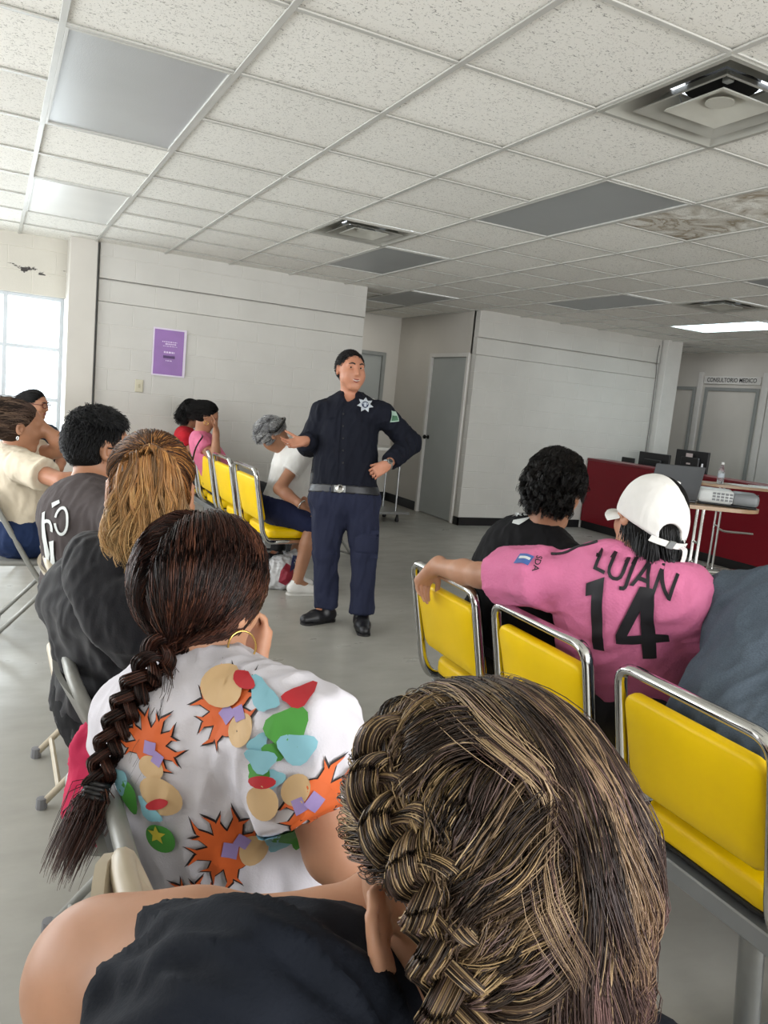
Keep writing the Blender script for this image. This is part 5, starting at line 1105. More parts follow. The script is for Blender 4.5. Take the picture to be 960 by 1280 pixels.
fd = nrm((0, .88, -.47)); N = 3800; roots, u = scalp_roots(N, cc, H, R0*1.02, rng, lambda u: (u@fd < .46) & (u[:, 2] > -.85) & ~((np.abs(u[:, 0]) > .8) & (u[:, 2] < -.05) & (u[:, 1] > -.25)))
K = 12; of = rng.uniform(.002, .009, N)
def v(P, t): return nrm_rows(G-P)
p = flow(roots, v, cc, H, R0*1.02, K-1, .018, None, of); d = np.linalg.norm(p-G, axis=2); hit = np.minimum.accumulate((d > .018).astype(int), axis=1)[..., None]; p = p*hit+(G+rng.randn(N, 1, 3)*.006)*(1-hit)
ps = (p, np.full(N, .0009), hair_cols(N, K, rng, ['4a2c1a', '63401f', '85562c', '2f1c12', 'a5733d'], [3, 3, 2, 2, 1.5]), np.ones(K))
N = 4200; lat = rng.uniform(-1, 1, N); dep = rng.rand(N); ln = rng.uniform(.19, .275, N)*(1-.22*np.abs(lat)); bk = -H[1]; K = 16
def W_(a, b, c_): return (CR_h*a[:, None] if True else 0)+bk*b[:, None]+np.array([0, 0, 1.])*c_[:, None]
CR_h = nrm(np.array([CR[0], CR[1], 0])); z1 = np.ones(N)
key = [G+W_(lat*.014, dep*.012, .006*z1), G+W_(lat*.046, .024+dep*.030, .012-.024*np.abs(lat)), G+W_(lat*.064, .020+dep*.042, -.055-.02*np.abs(lat)), G+W_(lat*.074, .016+dep*.045, -.12*z1), G+W_(lat*.070-.012, .018+dep*.042, -(.06+ln*.55)), G+W_(lat*.052-.022, .018+dep*.036, -ln)]
key = np.stack(key, 1); tt = np.linspace(0, len(key[0])-1, K); i0 = np.minimum(tt.astype(int), key.shape[1]-2); fq = (tt-i0)[None, :, None]
kp = np.concatenate([2*key[:, :1]-key[:, 1:2], key, 2*key[:, -1:]-key[:, -2:-1]], 1); a_, b_, c_, d_ = kp[:, i0], kp[:, i0+1], kp[:, i0+2], kp[:, i0+3]; p = .5*(2*b_+(c_-a_)*fq+(2*a_-5*b_+4*c_-d_)*fq**2+(3*b_-a_-3*c_+d_)*fq**3)
p, ids = clump(p, 150, rng, .55, 1.1, .0075, 2.4); p = p+np.cumsum(rng.randn(N, K, 3)*.0006, 1)
ps2 = (p, np.full(N, .0009)*rng.uniform(.7, 1.3, N), hair_cols(N, K, rng, ['74441f', '9c6431', 'b57d42', '4f2c16', 'c99c62'], [3.5, 4, 3, 2.5, 1.2], tip='dcba84', tipmix=.75, ids=ids), np.interp(np.linspace(0, 1, K), [0, .8, 1], [1, .9, .3]))
strands_obj('hair', [ps, ps2], PH)
m = MB(); fx = np.cross(bk, (0, 0, 1)); m.tube([G+bk*.012+.017*(CR_h*math.cos(t)+np.array([0, 0, 1.])*math.sin(t)*.8) for t in np.linspace(0, 6.283, 17)], .005, 8, cap=False); m.build('hair_tie', simple('tie_brown', '3a2114', .7), PH, smooth=True)
HOOD = fabric('black_fleece', '18181d', fold=.5, fscale=7, sheen=.15)
q = torso_cloth(j, fr, 1.16, 1, .024, .02, neck=.03)+sleeve(j, 'R', 1.12, .024, 1.85)+sleeve(j, 'L', 1.12, .024, 1.85)
sw_o, V, F = soft('sweatshirt', q, .008, HOOD, PH, fold=.010, ffreq=4, seed=31, axis=(CR, .35))
# the hood: a thick soft sack folded over the shoulders
def hood_pt(a, dn, out_): return j['nk']+np.array([0, 0, .02])+CR_h*math.sin(a)*.105+bk*(math.cos(a)*.085+out_)-np.array([0, 0, dn])
q = []
for k in range(12):
    a0, a1 = -1.9+3.8*k/12, -1.9+3.8*(k+1)/12; g0 = .035+.055*max(0, math.cos(a0)); g1 = .035+.055*max(0, math.cos(a1)); q.append(RC(hood_pt(a0, .0, .0), hood_pt(a1, .0, .0), .028, .028, .03)); q.append(RC(hood_pt(a0, g0, .034), hood_pt(a1, g1, .034), .034, .034, .05))
for k in range(6):
    a0, a1 = -.9+1.8*k/6, -.9+1.8*(k+1)/6; q.append(RC(hood_pt(a0, .105+.04*math.cos(a0*1.4), .032), hood_pt(a1, .105+.04*math.cos(a1*1.4), .032), .026, .026, .05))
q.append(RC(hood_pt(0, .13, .05), hood_pt(-.15, .205, .028), .040, .018, .04)); q.append(RC(hood_pt(-.9, .045, .05), hood_pt(.35, .135, .082), .014, .012, .010)); q.append(RC(hood_pt(.9, .05, .05), hood_pt(.0, .165, .088), .013, .010, .010))
soft('hood', q, .0065, HOOD, sw_o, fold=.005, ffreq=6, seed=33)
q = trousers(j, fr, 1.12, 1.08, .014, .18); soft('trousers', q, .009, fabric('black_trousers', '0f1013', fold=.4), PH, fold=.004)
for e in 'LR': shoe('shoe', j['an'+e], j['to'+e], bsh, PH)

# ---------------------------------------------------------------- woman in the printed white T-shirt with the long braid
j = seat_joints((.40, 1.06, .56), 0, lean=8, sw=.18, head_yaw=38, nod=12)
j['hd'] = J(252, 745, 1.20); j['nk'] = J(258, 850, 1.17); j['pel'] = J(285, 1120, 1.27); j['shL'] = J(170, 897, 1.27); j['shR'] = J(364, 904, 1.05)
j['elR'] = J(421, 1062, 1.00); j['wrR'] = J(520, 1075, 1.10); j['elL'] = j['shL']+np.array([.17, .02, -.19]); j['wrL'] = J(306, 850, 1.28)
PT = person(j['pel'], 'person with long dark braid and hoop earring in white T-shirt with bright printed motifs')
H = j['hfr']; hd = j['hd']; hs = 1.03
q, fr = body_prims(j, 1.2); q += head_prims(hd, H, hs); q += hand_at(j, 'R', n=(0, 0, -1), sT=1)+hand_at(j, 'L', d=nrm(J(316, 800, 1.30)-j['wrL']), n=nrm(hd-j['wrL']-np.array([0, 0, .05])), sT=-1, curl=(35, 45, 30)); soft('body', q, .006, SK_L, PT)
under_cap(PT, hd, H, hs, base_mat('hair_base_1e100c', '241410'), nape=-.045, grow=.006)
rng = np.random.RandomState(11); R0 = hs*np.array([.074, .094, .088])*1.05; cc = hd+hs*(H[1]*-.012+H[2]*.028); G = J(212, 806, 1.135)
N = 9000; roots, u = scalp_roots(N, cc, H, R0, rng, lambda u: (u@fd < .48) & (u[:, 2] > -.8) & ~((np.abs(u[:, 0]) > .8) & (u[:, 2] < -.12) & (u[:, 1] > -.15)) & ~((u[:, 0] > .35) & (u[:, 2] < -.3)))
K = 14; of = rng.uniform(.003, .016, N)
sidex = np.sign((roots-cc)@H[0]+.012)
def v(P, t):
    g = nrm_rows(G-P); k = max(0, 1-t*1.6); return nrm_rows(g*(1-.6*k)+H[0]*sidex[:, None]*.16*k-H[2]*.15*k)
p = flow(roots, v, cc, H, R0, K-1, .022, None, of); d = np.linalg.norm(p-G, axis=2); hit = np.minimum.accumulate((d > .022).astype(int), axis=1)[..., None]; p = p*hit+(G+rng.randn(N, 1, 3)*.007)*(1-hit)
p, ids = clump(p, 260, rng, .25, 1.0, .0012, 1.5)
PAL = ['26140f', '3a2018', '4f2d21', '6b4331', '170d0a']
sets = [(p, np.full(N, .00065)*rng.uniform(.7, 1.3, N), hair_cols(N, K, rng, PAL, [4, 4, 3, 1.0, 3], ids=ids, jit=.08), np.ones(K))]
bp = [G+np.array([0, 0, .004]), J(186, 838, 1.10), J(160, 880, 1.10), J(138, 930, 1.10), J(121, 985, 1.09)]
sets += braid(bp, .0185, 150, rng, PAL, [4, 4, 2, .6, 5], 2.6, .0008, (1.1, .75))
N = 420; K = 14; tl = np.array([J(119, 990, 1.09), J(112, 1012, 1.08), J(102, 1035, 1.07), J(90, 1060, 1.06), J(80, 1085, 1.05), J(76, 1105, 1.05)]); tp_ = catmull(tl, 3)[:K]; K = len(tp_); sp = rng.randn(N, 1, 3)*np.interp(np.linspace(0, 1, K), [0, .3, 1], [.006, .014, .013])[None, :, None]; ln = rng.uniform(.65, 1, N); idx = np.linspace(0, 1, K)[None]*ln[:, None]*(K-1); i0 = np.minimum(idx.astype(int), K-2); p = tp_[i0]*(1-(idx-i0))[..., None]+tp_[i0+1]*(idx-i0)[..., None]+sp
sets.append((p, np.full(N, .0007), hair_cols(N, K, rng, PAL, [4, 4, 2, .6, 4], tip='4a2a1c', tipmix=.6), np.interp(np.linspace(0, 1, K), [0, .7, 1], [1, .8, .3])))
N = 60; fly = np.array([J(200, 815, 1.12), J(215, 850, 1.10), J(205, 900, 1.09), J(180, 960, 1.09)]); tp_ = catmull(fly, 4); K = len(tp_); p = tp_[None]+np.cumsum(rng.randn(N, K, 3)*.0022, 1); sets.append((p, np.full(N, .0005), hair_cols(N, K, rng, PAL, [4, 4, 2, .6, 4]), np.interp(np.linspace(0, 1, K), [0, .7, 1], [1, .8, .3])))
strands_obj('hair', sets, PT)
m = MB(); c0 = J(120, 987, 1.09); tdir = nrm(J(112, 1012, 1.08)-J(121, 985, 1.09)); a1 = nrm(np.cross(tdir, CF)); a2 = np.cross(tdir, a1)
for k in range(4): m.tube([c0+tdir*(k*.006-.008)+.0155*(a1*math.cos(t)+a2*math.sin(t)) for t in np.linspace(0, 6.283, 15)], .004, 6, cap=False)
m.build('hair_tie', M_BLACK, PT, smooth=True)
ec = hd+hs*(H[0]*.084-H[1]*.008-H[2]*.036); ear_ring(PT, ec-np.array([0, 0, .022])+H[0]*.006, .024, nrm(H[1]+H[0]*.45), np.array([0, 0, 1.]), .0017)
TEE = fabric('printed_white_cotton', 'd8d5dd', fold=.45, fscale=7)
q = torso_cloth(j, fr, 1.18, 1, .015, -.25, neck=.03)+sleeve(j, 'R', 1.2, .022, .70, .012, .05)+sleeve(j, 'L', 1.15, .02, .7, .01, .05)
ts, V, F = soft('printed_tshirt', q, .006, TEE, PT, fold=.0055, ffreq=4.0, seed=41); bv = bvh_of(V, F)
P_OR = simple('print_orange', 'd9642a', .7); P_GR = simple('print_green', '4d9a3f', .7); P_AQ = simple('print_aqua', '86bccb', .7); P_LI = simple('print_lilac', '9a86bd', .7); P_YE = simple('print_yellow', 'd9cb45', .7); P_RD = simple('print_red', 'b8262f', .7); P_TN = simple('print_tan', 'cfae82', .7); P_BK = simple('print_outline', '2a2024', .7)
def flames(r0, r1, n, a0, a1, w=1.0):
    """separate wavy tongues round a disc"""
    out = [[(r0*math.cos(t), r0*math.sin(t)) for t in np.linspace(0, 6.283, 24, endpoint=False)]]
    for k in range(n):
        t = R(a0+(a1-a0)*(k+.5)/n); h = R((a1-a0)/n)*.62*w; L = r1*(.82+.18*((k*7) % 3)/2); q = lambda r, s: (r*math.cos(t+s), r*math.sin(t+s)); mid = r0+(L-r0)*.5; s1 = .10 if k % 2 else -.10
        out += [[q(r0*.9, -h), q(mid, s1-h*.35), q(mid, s1+h*.35), q(r0*.9, h)], [q(mid, s1-h*.35), q(L, -s1*.6), q(mid, s1+h*.35)]]
    return out
def blob(cx, cy, rx, ry, n=18, w=.12, s=3): return [(cx+rx*(1+w*math.sin(s*t))*math.cos(t), cy+ry*(1+w*math.sin(s*t))*math.sin(t)) for t in np.linspace(0, 6.283, n, endpoint=False)]
def rot(P, a, sc=1): ca, sa = math.cos(R(a))*sc, math.sin(R(a))*sc; return [(x*ca-y*sa, x*sa+y*ca) for x, y in P]
VR = np.array([nrm(CR), nrm(CU), -CF])
def motif(px, py, D, ang, sc, par=ts):
    """plain decorative sunburst and leaves, no figure"""
    c = J(px, py, D); PX = D/FPX
    L = [('sunburst_outline', P_BK, .0020, flames(.0335, .078, 13, -30, 230, 1.25)), ('sunburst', P_OR, .0030, flames(.032, .072, 13, -30, 230)),
         ('disc_print', P_TN, .0036, [blob(.016, -.030, .026, .020, 20, .04, 2)]), ('lilac_print', P_LI, .0042, [rot([(-.012, -.012), (.012, -.012), (.012, .010), (-.012, .010)], 15), [(x+.022, y-.010) for x, y in rot([(-.010, -.010), (.010, -.010), (.010, .010), (-.010, .010)], -5)]]),
         ('aqua_print', P_AQ, .0032, [blob(.038, -.060, .018, .014, 18, .2, 3)]), ('green_print', P_GR, .0034, [blob(.052, -.082, .022, .015, 18, .18, 4)])]
    for nm, mt, lf, polys in L: project_patch(poly_bm([rot(P, ang, sc) for P in polys]), bv, c, VR, lf, .012, nm, mt, par)
_lf = [.0050]
def spot(px, py, D, mt, nm, P, lf=None, ang=0, sc=1.):
    _lf[0] += .00012; lf = _lf[0]+(.0012 if lf else 0)
    project_patch(poly_bm([rot(P, ang, sc)]), bv, J(px, py, D), VR, lf, .012, nm, mt, ts)
motif(196, 925, 1.10, -20, .78); motif(288, 885, 1.05, 35, .80); motif(292, 1052, 1.08, 62, .95); motif(250, 1128, 1.1, 0, .75); motif(398, 985, .98, 215, .80)
spot(212, 980, 1.1, P_TN, 'disc_print', blob(0, 0, .034, .026, 20, .05, 2), ang=-25); spot(208, 990, 1.1, P_RD, 'red_print', blob(0, 0, .020, .007, 16, .1, 2), .0042, 20)
spot(208, 1037, 1.1, P_GR, 'green_ball', blob(0, 0, .024, .022, 24, 0), ang=0); spot(204, 1032, 1.1, P_YE, 'star_print', [((.015 if k % 2 == 0 else .007)*math.sin(6.283*k/10), (.015 if k % 2 == 0 else .007)*math.cos(6.283*k/10)) for k in range(10)], .0042)
spot(168, 985, 1.12, P_GR, 'green_print', blob(0, 0, .014, .026, 18, .15, 3), ang=20); spot(160, 965, 1.13, P_AQ, 'aqua_print', blob(0, 0, .014, .020, 18, .2, 3)); spot(195, 1002, 1.1, P_AQ, 'aqua_print', blob(0, 0, .022, .012, 18, .2, 3), ang=-30)
spot(282, 852, 1.08, P_TN, 'disc_print', blob(0, 0, .032, .024, 20, .05, 2), ang=-10); spot(306, 848, 1.05, P_RD, 'red_print', blob(0, 0, .018, .008, 16, .15, 2), .0042, -20); spot(332, 862, 1.03, P_AQ, 'aqua_print', blob(0, 0, .024, .013, 18, .2, 3), ang=-25)
spot(362, 903, .98, P_GR, 'green_print', blob(0, 0, .028, .022, 18, .15, 3), ang=20); spot(375, 925, .98, P_AQ, 'aqua_print', blob(0, 0, .024, .018, 18, .15, 3)); spot(372, 872, .98, P_RD, 'red_print', blob(0, 0, .020, .009, 16, .2, 3), ang=10); spot(335, 985, 1.0, P_TN, 'disc_print', blob(0, 0, .022, .022, 20, .05, 2)); spot(335, 960, 1.0, P_RD, 'red_print', blob(0, 0, .018, .008, 16, .15, 2)); spot(333, 935, 1.0, P_AQ, 'aqua_print', blob(0, 0, .020, .014, 18, .2, 3))
spot(358, 1050, 1.03, P_GR, 'green_print', blob(0, 0, .020, .024, 18, .15, 3), ang=20); spot(340, 1040, 1.04, P_AQ, 'aqua_print', blob(0, 0, .014, .022, 18, .2, 3))
q = trousers(j, fr, 1.18, 1.1, .012, .10); soft('trousers', q, .010, fabric('black_trousers', '0f1013', fold=.4), PT, fold=.004)
for e in 'LR': shoe('shoe', j['an'+e], j['to'+e], bsh, PT)

# ---------------------------------------------------------------- man in the black T-shirt on the right bench
j = seat_joints((1.78, 2.24, .575), 10, lean=14, sw=.20, head_yaw=28, nod=14)
j['hd'] = J(694, 612, 2.62); j['nk'] = J(672, 668, 2.64); j['shL'] = J(617, 708, 2.80); j['shR'] = J(722, 712, 2.50); j['pel'] = np.array([1.70, 2.22, .575])
j['elL'] = j['shL']+np.array([.14, .02, -.24]); j['wrL'] = j['elL']+np.array([.22, -.06, -.05]); j['elR'] = j['shR']+np.array([.14, -.02, -.24]); j['wrR'] = j['elR']+np.array([.22, .05, -.05])
PB = person(j['pel'], 'person with thick black hair in black T-shirt with small white back-neck logo')
H = j['hfr']; hd = j['hd']
q, fr = body_prims(j, 1.08); q += head_prims(hd, H, 1.04); q += hand_at(j, 'R', n=(0, 0, -1), sT=1)+hand_at(j, 'L', n=(0, 0, -1), sT=-1); soft('body', q, .007, SK_M, PB)
under_cap(PB, hd, H, 1.04, base_mat('hair_base_0f0d0c', '0f0d0c'), nape=-.072, grow=.012)
strands_obj('hair', [head_hair(PB, hd, H, 1.04, 7500, .058, ['0a0807', '120f0d', '1b1512'], [5, 4, 1.5], seed=8, rad=.0010, off=(.008, .026), back=.35, down=.75, clumps=230, amt=.6, wave=.0032, K=8, nape=-.85, lift=.15, hl=.42)], PB)
q = torso_cloth(j, fr, 1.12, 1, .018, -.15, neck=.03)+sleeve(j, 'R', 1.08, .02, .7, .01)+sleeve(j, 'L', 1.08, .02, .7, .01); ts, V, F = soft('black_tshirt', q, .009, fabric('black_cotton', '0e0e11', fold=.4), PB, fold=.004, seed=51); bv = bvh_of(V, F)
lc = J(653, 650, 2.6); lg = poly_bm([[(-.030, -.010), (-.024, .000), (.034, .012), (-.012, -.016)], [(-.024, .012), (-.018, .012), (-.018, .026), (-.024, .026)], [(-.012, .012), (-.006, .012), (-.006, .026), (-.012, .026)], [(0, .014), (.006, .014), (.006, .027), (0, .027)], [(.012, .015), (.024, .016), (.024, .028), (.012, .027)]])
project_patch(lg, bv, lc, VR, .004, .01, 'neck_logo', simple('print_white', 'c9cdcb', .6), ts)
q = trousers(j, fr, 1.08, 1.06, .012, .12); soft('trousers', q, .010, simple('dark_cloth', '1a1b20', .8), PB, fold=.004)
for e in 'LR': shoe('shoe', j['an'+e], j['to'+e], bsh, PB)

# ---------------------------------------------------------------- woman in the pink jersey and white cap
j = seat_joints((1.66, 1.60, .575), 15, lean=6, sw=.2, head_yaw=66, nod=4)
j['hd'] = J(812, 650, 2.16); j['nk'] = J(772, 706, 2.16); j['shL'] = J(680, 722, 2.27); j['shR'] = J(846, 738, 2.06); j['pel'] = np.array([1.76, 1.66, .58])
j['elL'] = J(600, 719, 2.50); j['wrL'] = J(545, 708, 2.70); j['elR'] = j['shR']+np.array([.20, -.02, -.18]); j['wrR'] = j['elR']+np.array([.2, .08, -.02])
PJ = person(j['pel'], 'person in backwards white cap and pink jersey numbered 14, arm along the yellow seat back')
H = head_frame(nrm(CF*.90-CR*.26-CU*.06), np.array([0, 0, 1.])+CR*.18); hd = j['hd']; j['hfr'] = H
q, fr = body_prims(j, 1.12); q += head_prims(hd, H, 1.03); hdL = nrm(J(531, 719, 2.74)-j['wrL']); q += hand_prims(j['wrL'], nrm(hdL+np.array([0, 0, -.25])), nrm(np.array([0, 0, -1.])+CR*.1-CF*.3), -1, 1.05, curl=(48, 22, 12), per=[(30, 25, 15), (45, 22, 12), (55, 22, 12), (60, 25, 15)], thumb=(30, 25))
q += hand_at(j, 'R', n=(0, 0, -1), sT=1); soft('body', q, .0055, SK_L, PJ)
under_cap(PJ, hd, H, 1.03, base_mat('hair_base_0f0d0c', '0f0d0c'), nape=-.09, grow=.008)
q = torso_cloth(j, fr, 1.16, 1, .018, -.36, neck=.02)+sleeve(j, 'L', 1.18, .024, .64, .014, .05)+sleeve(j, 'R', 1.15, .022, .75, .012, .05)
a = NT('pink_jersey'); v_ = a.coord(); c0 = lin('cf7299'); n_ = a.noise(v_, 6, 3); cl = a.ramp(n_, [(.3, tuple(x*.93 for x in c0)), (.7, tuple(x*1.06 for x in c0))]); ck = a.n('ShaderNodeTexVoronoi', {0: v_}); ck.inputs['Scale'].default_value = 130
a.base(cl, .7, 0, .3); fo = a.noise(a.coord(scale=(1, 1, .6)), 8, 2, .45, distortion=.6); a.bump(a.math('ADD', fo, a.math('MULTIPLY', ck.outputs[0], .05)), .4, .05); M_JER = a.m
ts, V, F = soft('pink_jersey', q, .007, M_JER, PJ, fold=.006, ffreq=4.2, seed=61, axis=(fr[0]*.8+fr[2]*.5, .4)); bv = bvh_of(V, F)
up_ = nrm(j['nk']-j['pel']); jf = np.array([fr[0], fr[2], -fr[1]]); jc = j['pel']+(j['nk']-j['pel'])*.5
# the picture shows the lettering square-on to the back
BKF = np.array([nrm(fr[0]), nrm(fr[2]), -fr[1]]); M_INK = simple('jersey_ink', '16151b', .55)
def on_back(px, py):
    o = np.array([0, 0, CAM_H]); d = nrm(J(px, py, 1.)-o); h = bv.ray_cast(Vector(o), Vector(d), 5); return np.array(h[0]) if h[0] is not None else J(px, py, 2.1)
ca_, sa_ = math.cos(R(-14)), math.sin(R(-14)); LNF = np.array([BKF[0]*ca_+BKF[1]*sa_, BKF[1]*ca_-BKF[0]*sa_, BKF[2]]); bm = text_mesh('LUJAN', .072, .215); project_patch(bm, bv, on_back(793, 717), LNF, .004, .012, 'name_lettering', M_INK, ts)
one = [(-.028, .082), (.022, .105), (.022, -.105), (-.010, -.105), (-.010, .058), (-.028, .050)]
four = [(.026, .105), (.026, -.026), (.058, -.026), (.058, -.054), (.026, -.054), (.026, -.105), (-.008, -.105), (-.008, -.054), (-.072, -.054), (-.072, -.026), (-.014, .105)]
hole = None
bm = bmesh.new()
for P in ([(-.014, .105), (.026, .105), (.026, -.105), (-.008, -.105), (-.008, -.026), (-.008, .048)], [(-.014, .105), (-.008, .048), (-.042, -.026), (-.072, -.026)], [(-.072, -.026), (-.042, -.026), (-.008, -.026), (-.008, -.054), (-.072, -.054)], [(.026, -.026), (.058, -.026), (.058, -.054), (.026, -.054)]): bm.faces.new([bm.verts.new((x, y, 0)) for x, y in P])
project_patch(bm, bv, on_back(806, 782), BKF, .004, .014, 'number_four', M_INK, ts)
project_patch(poly_bm([one]), bv, on_back(744, 770), BKF, .004, .014, 'number_one', M_INK, ts)
arm = nrm(j['elL']-j['shL']); sc_ = on_back(655, 699); so_ = nrm(-CF*.8+CU*.6-arm*0); ax_ = nrm(-arm-so_*(-arm@so_)); SLF = np.array([ax_, np.cross(so_, ax_), so_])
for e in 'LR':
    pts = []
    for t in np.linspace(.30, .92, 9):
        g_ = j['nk']+(j['sh'+e]-j['nk'])*t; h_ = bv.ray_cast(Vector(g_+np.array([0, 0, .4])-fr[1]*.012), Vector((0, 0, -1)), 1.)
        if h_[0] is not None: pts.append(np.array(h_[0])+(0, 0, .0015))
    if len(pts) > 3: m = MB(); m.tube(pts, .0045, 8); m.build('shoulder_stripe', M_INK, ts, smooth=True)
pa_ = project_patch(poly_bm([[(-.022, -.016), (.022, -.016), (.022, .016), (-.022, .016)]]), bv, sc_, SLF, .004, .01, 'sleeve_patch', simple('patch_blue', '3f5f9e', .5), ts, depth=.15)
bm = text_mesh('SPICE', .013, .034); project_patch(bm, bv, sc_, SLF, .0055, .006, 'patch_lettering', simple('print_white', 'c9cdcb', .6), ts, depth=.15) if False else bm.free()
project_patch(poly_bm([[(-.017, -.002), (.017, -.002), (.017, .006), (-.017, .006)]]), bv, sc_, SLF, .0055, .006, 'patch_stripe', simple('print_white', 'c9cdcb', .6), ts, depth=.15)
sd_ = on_back(671, 705); TFR = np.array([nrm(-np.cross(so_, ax_)*.9+ax_*.3), nrm(ax_*.9+np.cross(so_, ax_)*.3), so_]); bm = text_mesh('SDA', .024, .05); project_patch(bm, bv, sd_, TFR, .004, .008, 'sleeve_lettering', M_INK, ts, depth=.15)
q = trousers(j, fr, 1.08, 1.04, .006, .0); soft('trousers', q, .010, simple('dark_cloth', '1a1b20', .8), PJ, fold=.004)
for e in 'LR': shoe('shoe', j['an'+e], j['to'+e], wsh, PJ)
# her cap
CW = fabric('white_cap', 'e2e0dc', fold=.25, fscale=16); CP = lambda x, y, z: hd+1.03*(H[0]*x+H[1]*y+H[2]*z)
cz = nrm(H[2]-H[1]*.40+CR*.30); cfr_ = np.array([H[0], nrm(np.cross(cz, H[0])), cz])
q = [EL(CP(0, -.010, .0), cfr_, [.096, .115, .122], .02), HS(CP(0, -.006, -.032), -cfr_[2]), EL(CP(0, -.010, -.012)-cfr_[1]*.108+cfr_[2]*.004, cfr_, [.034, .06, .032], .006, '-')]
co, V, F = soft('cap', q, .005, CW, PJ, fine=.0006, sm=3)
m = MB()
A_ = np.linspace(math.radians(18), math.radians(162), 17); vis = []
V_ = []; 
for k, t in enumerate(A_):
    b0 = CP(0, -.010, -.022)+cfr_[0]*.086*math.cos(t)+cfr_[1]*.103*math.sin(t); b1 = b0+cfr_[1]*(.075*math.sin(t)**.7)+cfr_[0]*.006*math.cos(t)-cfr_[2]*(.012+.012*math.cos(t)**2); V_ += [b0, b1, b1-cfr_[2]*.004, b0-cfr_[2]*.004]
m.add(V_, [(k*4+i, k*4+(i+1) % 4, k*4+4+(i+1) % 4, k*4+4+i) for k in range(16) for i in range(4)]+[(0, 1, 2, 3), (67, 66, 65, 64)]); m.build('visor', CW, co, smooth=False)
st = [CP(0, -.010, -.026)+cfr_[0]*.0955*math.cos(t)+cfr_[1]*.1145*math.sin(t) for t in np.linspace(math.radians(235), math.radians(308), 12)]
def strip(m, P, w, th, up):
    V = []; F = []; P = np.asarray(P)
    T = np.gradient(P, axis=0)
    for p, t in zip(P, T):
        n = nrm(np.cross(t, up)); V += [p+up*w+n*th, p+up*w-n*th, p-up*w-n*th, p-up*w+n*th]
    for k in range(len(P)-1): F += [(k*4+i, k*4+(i+1) % 4, k*4+4+(i+1) % 4, k*4+4+i) for i in range(4)]
    F += [(0, 1, 2, 3), tuple(len(V)-1-i for i in range(4))]; m.add(V, F)
m = MB(); strip(m, st, .0085, .0015, cfr_[2]); m.build('strap', CW, co)
tail = catmull([st[8]-cfr_[1]*.003, st[10]-cfr_[1]*.010-cfr_[2]*.006, st[11]-cfr_[1]*.022-cfr_[2]*.026, st[11]-cfr_[1]*.024-cfr_[2]*.055+cfr_[0]*.008], 5); m = MB(); strip(m, tail, .007, .0012, nrm(cfr_[2]*.5+cfr_[0]*.8)); m.build('strap_end', CW, co)
m = MB(); m.box((-.010, -.003, -.012), (.010, .003, .012), .002, [nrm(st[5]-st[4]), nrm(np.cross(cfr_[2], st[5]-st[4])), cfr_[2]], st[5]-cfr_[1]*.002); m.build('buckle', M_STEEL, co)
m = MB(); m.lathe([(.008, 0), (.007, .004), (0, .006)], CP(0, -.010, .0)+cfr_[2]*.121, 12, cfr_); m.build('top_button', CW, co)
# her hair under the cap
rng = np.random.RandomState(17); R0 = 1.03*np.array([.073, .092, .085]); cc = CP(0, -.012, .018); N = 3600; shp = [p_ for p_ in torso_cloth(j, fr, 1.16, 1, .020, -.2, neck=.0) if p_['op'] == '+']
roots, u = scalp_roots(N, cc, H, R0, rng, lambda u: (u[:, 2] > -.9) & (u[:, 2] < -.30) & (u[:, 1] < .30)); of = rng.uniform(.0, .016, N); rv = rng.randn(N, 3)*.12; K = 13
def v(P, t): return nrm_rows(np.array([0, 0, -1.])[None]-H[1][None]*.12+rv+CR[None]*.08)
p = flow(roots, v, cc, H, R0, K-1, .0132, shp, of); p, ids = clump(p, 110, rng, .75, 1.1, .004, 1.3); LN = rng.uniform(.6, 1.0, ids.max()+1)[ids]*rng.uniform(.85, 1, N); ii = np.linspace(0, 1, K)[None]*LN[:, None]*(K-1); i0 = np.minimum(ii.astype(int), K-2); rw = np.arange(N)[:, None]; p = p[rw, i0]*(1-(ii-i0))[..., None]+p[rw, i0+1]*(ii-i0)[..., None]
strands_obj('hair', [(p, np.full(N, .0010)*rng.uniform(.7, 1.3, N), hair_cols(N, K, rng, ['080808', '111013', '1c191b'], [5, 4, 1], ids=ids), np.interp(np.linspace(0, 1, K), [0, .75, 1], [1, .9, .25]))], PJ)

# ---------------------------------------------------------------- person in the blue-grey shirt bending forward at the right edge
j = seat_joints((1.66, 1.10, .575), -5, lean=42, sw=.21, nod=45, torso=.52)
j['pel'] = J(935, 925, 1.80)+np.array([.07, 0, 0]); j['nk'] = J(1005, 742, 1.98); j['shL'] = J(905, 752, 2.05); j['shR'] = J(1060, 800, 1.78); j['hd'] = j['nk']+np.array([.20, .0, -.06]); j['hfr'] = head_frame(nrm((.8, 0, -.6)))
for e, sg in (('L', 1), ('R', -1)): j['el'+e] = j['sh'+e]+np.array([.16, .04*sg, -.22]); j['wr'+e] = j['el'+e]+np.array([.2, -.08*sg, -.03])
PE = person(j['pel'], 'person in heathered blue-grey shirt leaning forward at the right edge of the picture')
q, fr = body_prims(j, 1.3); q += head_prims(j['hd'], j['hfr']); q += hand_at(j, 'R', n=(0, 0, -1), sT=1)+hand_at(j, 'L', n=(0, 0, -1), sT=-1); soft('body', q, .010, SK_M, PE)
worn(PE, j['hd'], j['hfr'], 1.0, '0f0d0c', 1200, .05, BLK, [4, 4, 1], seed=5, rad=.0015, off=(.004, .012), K=6)
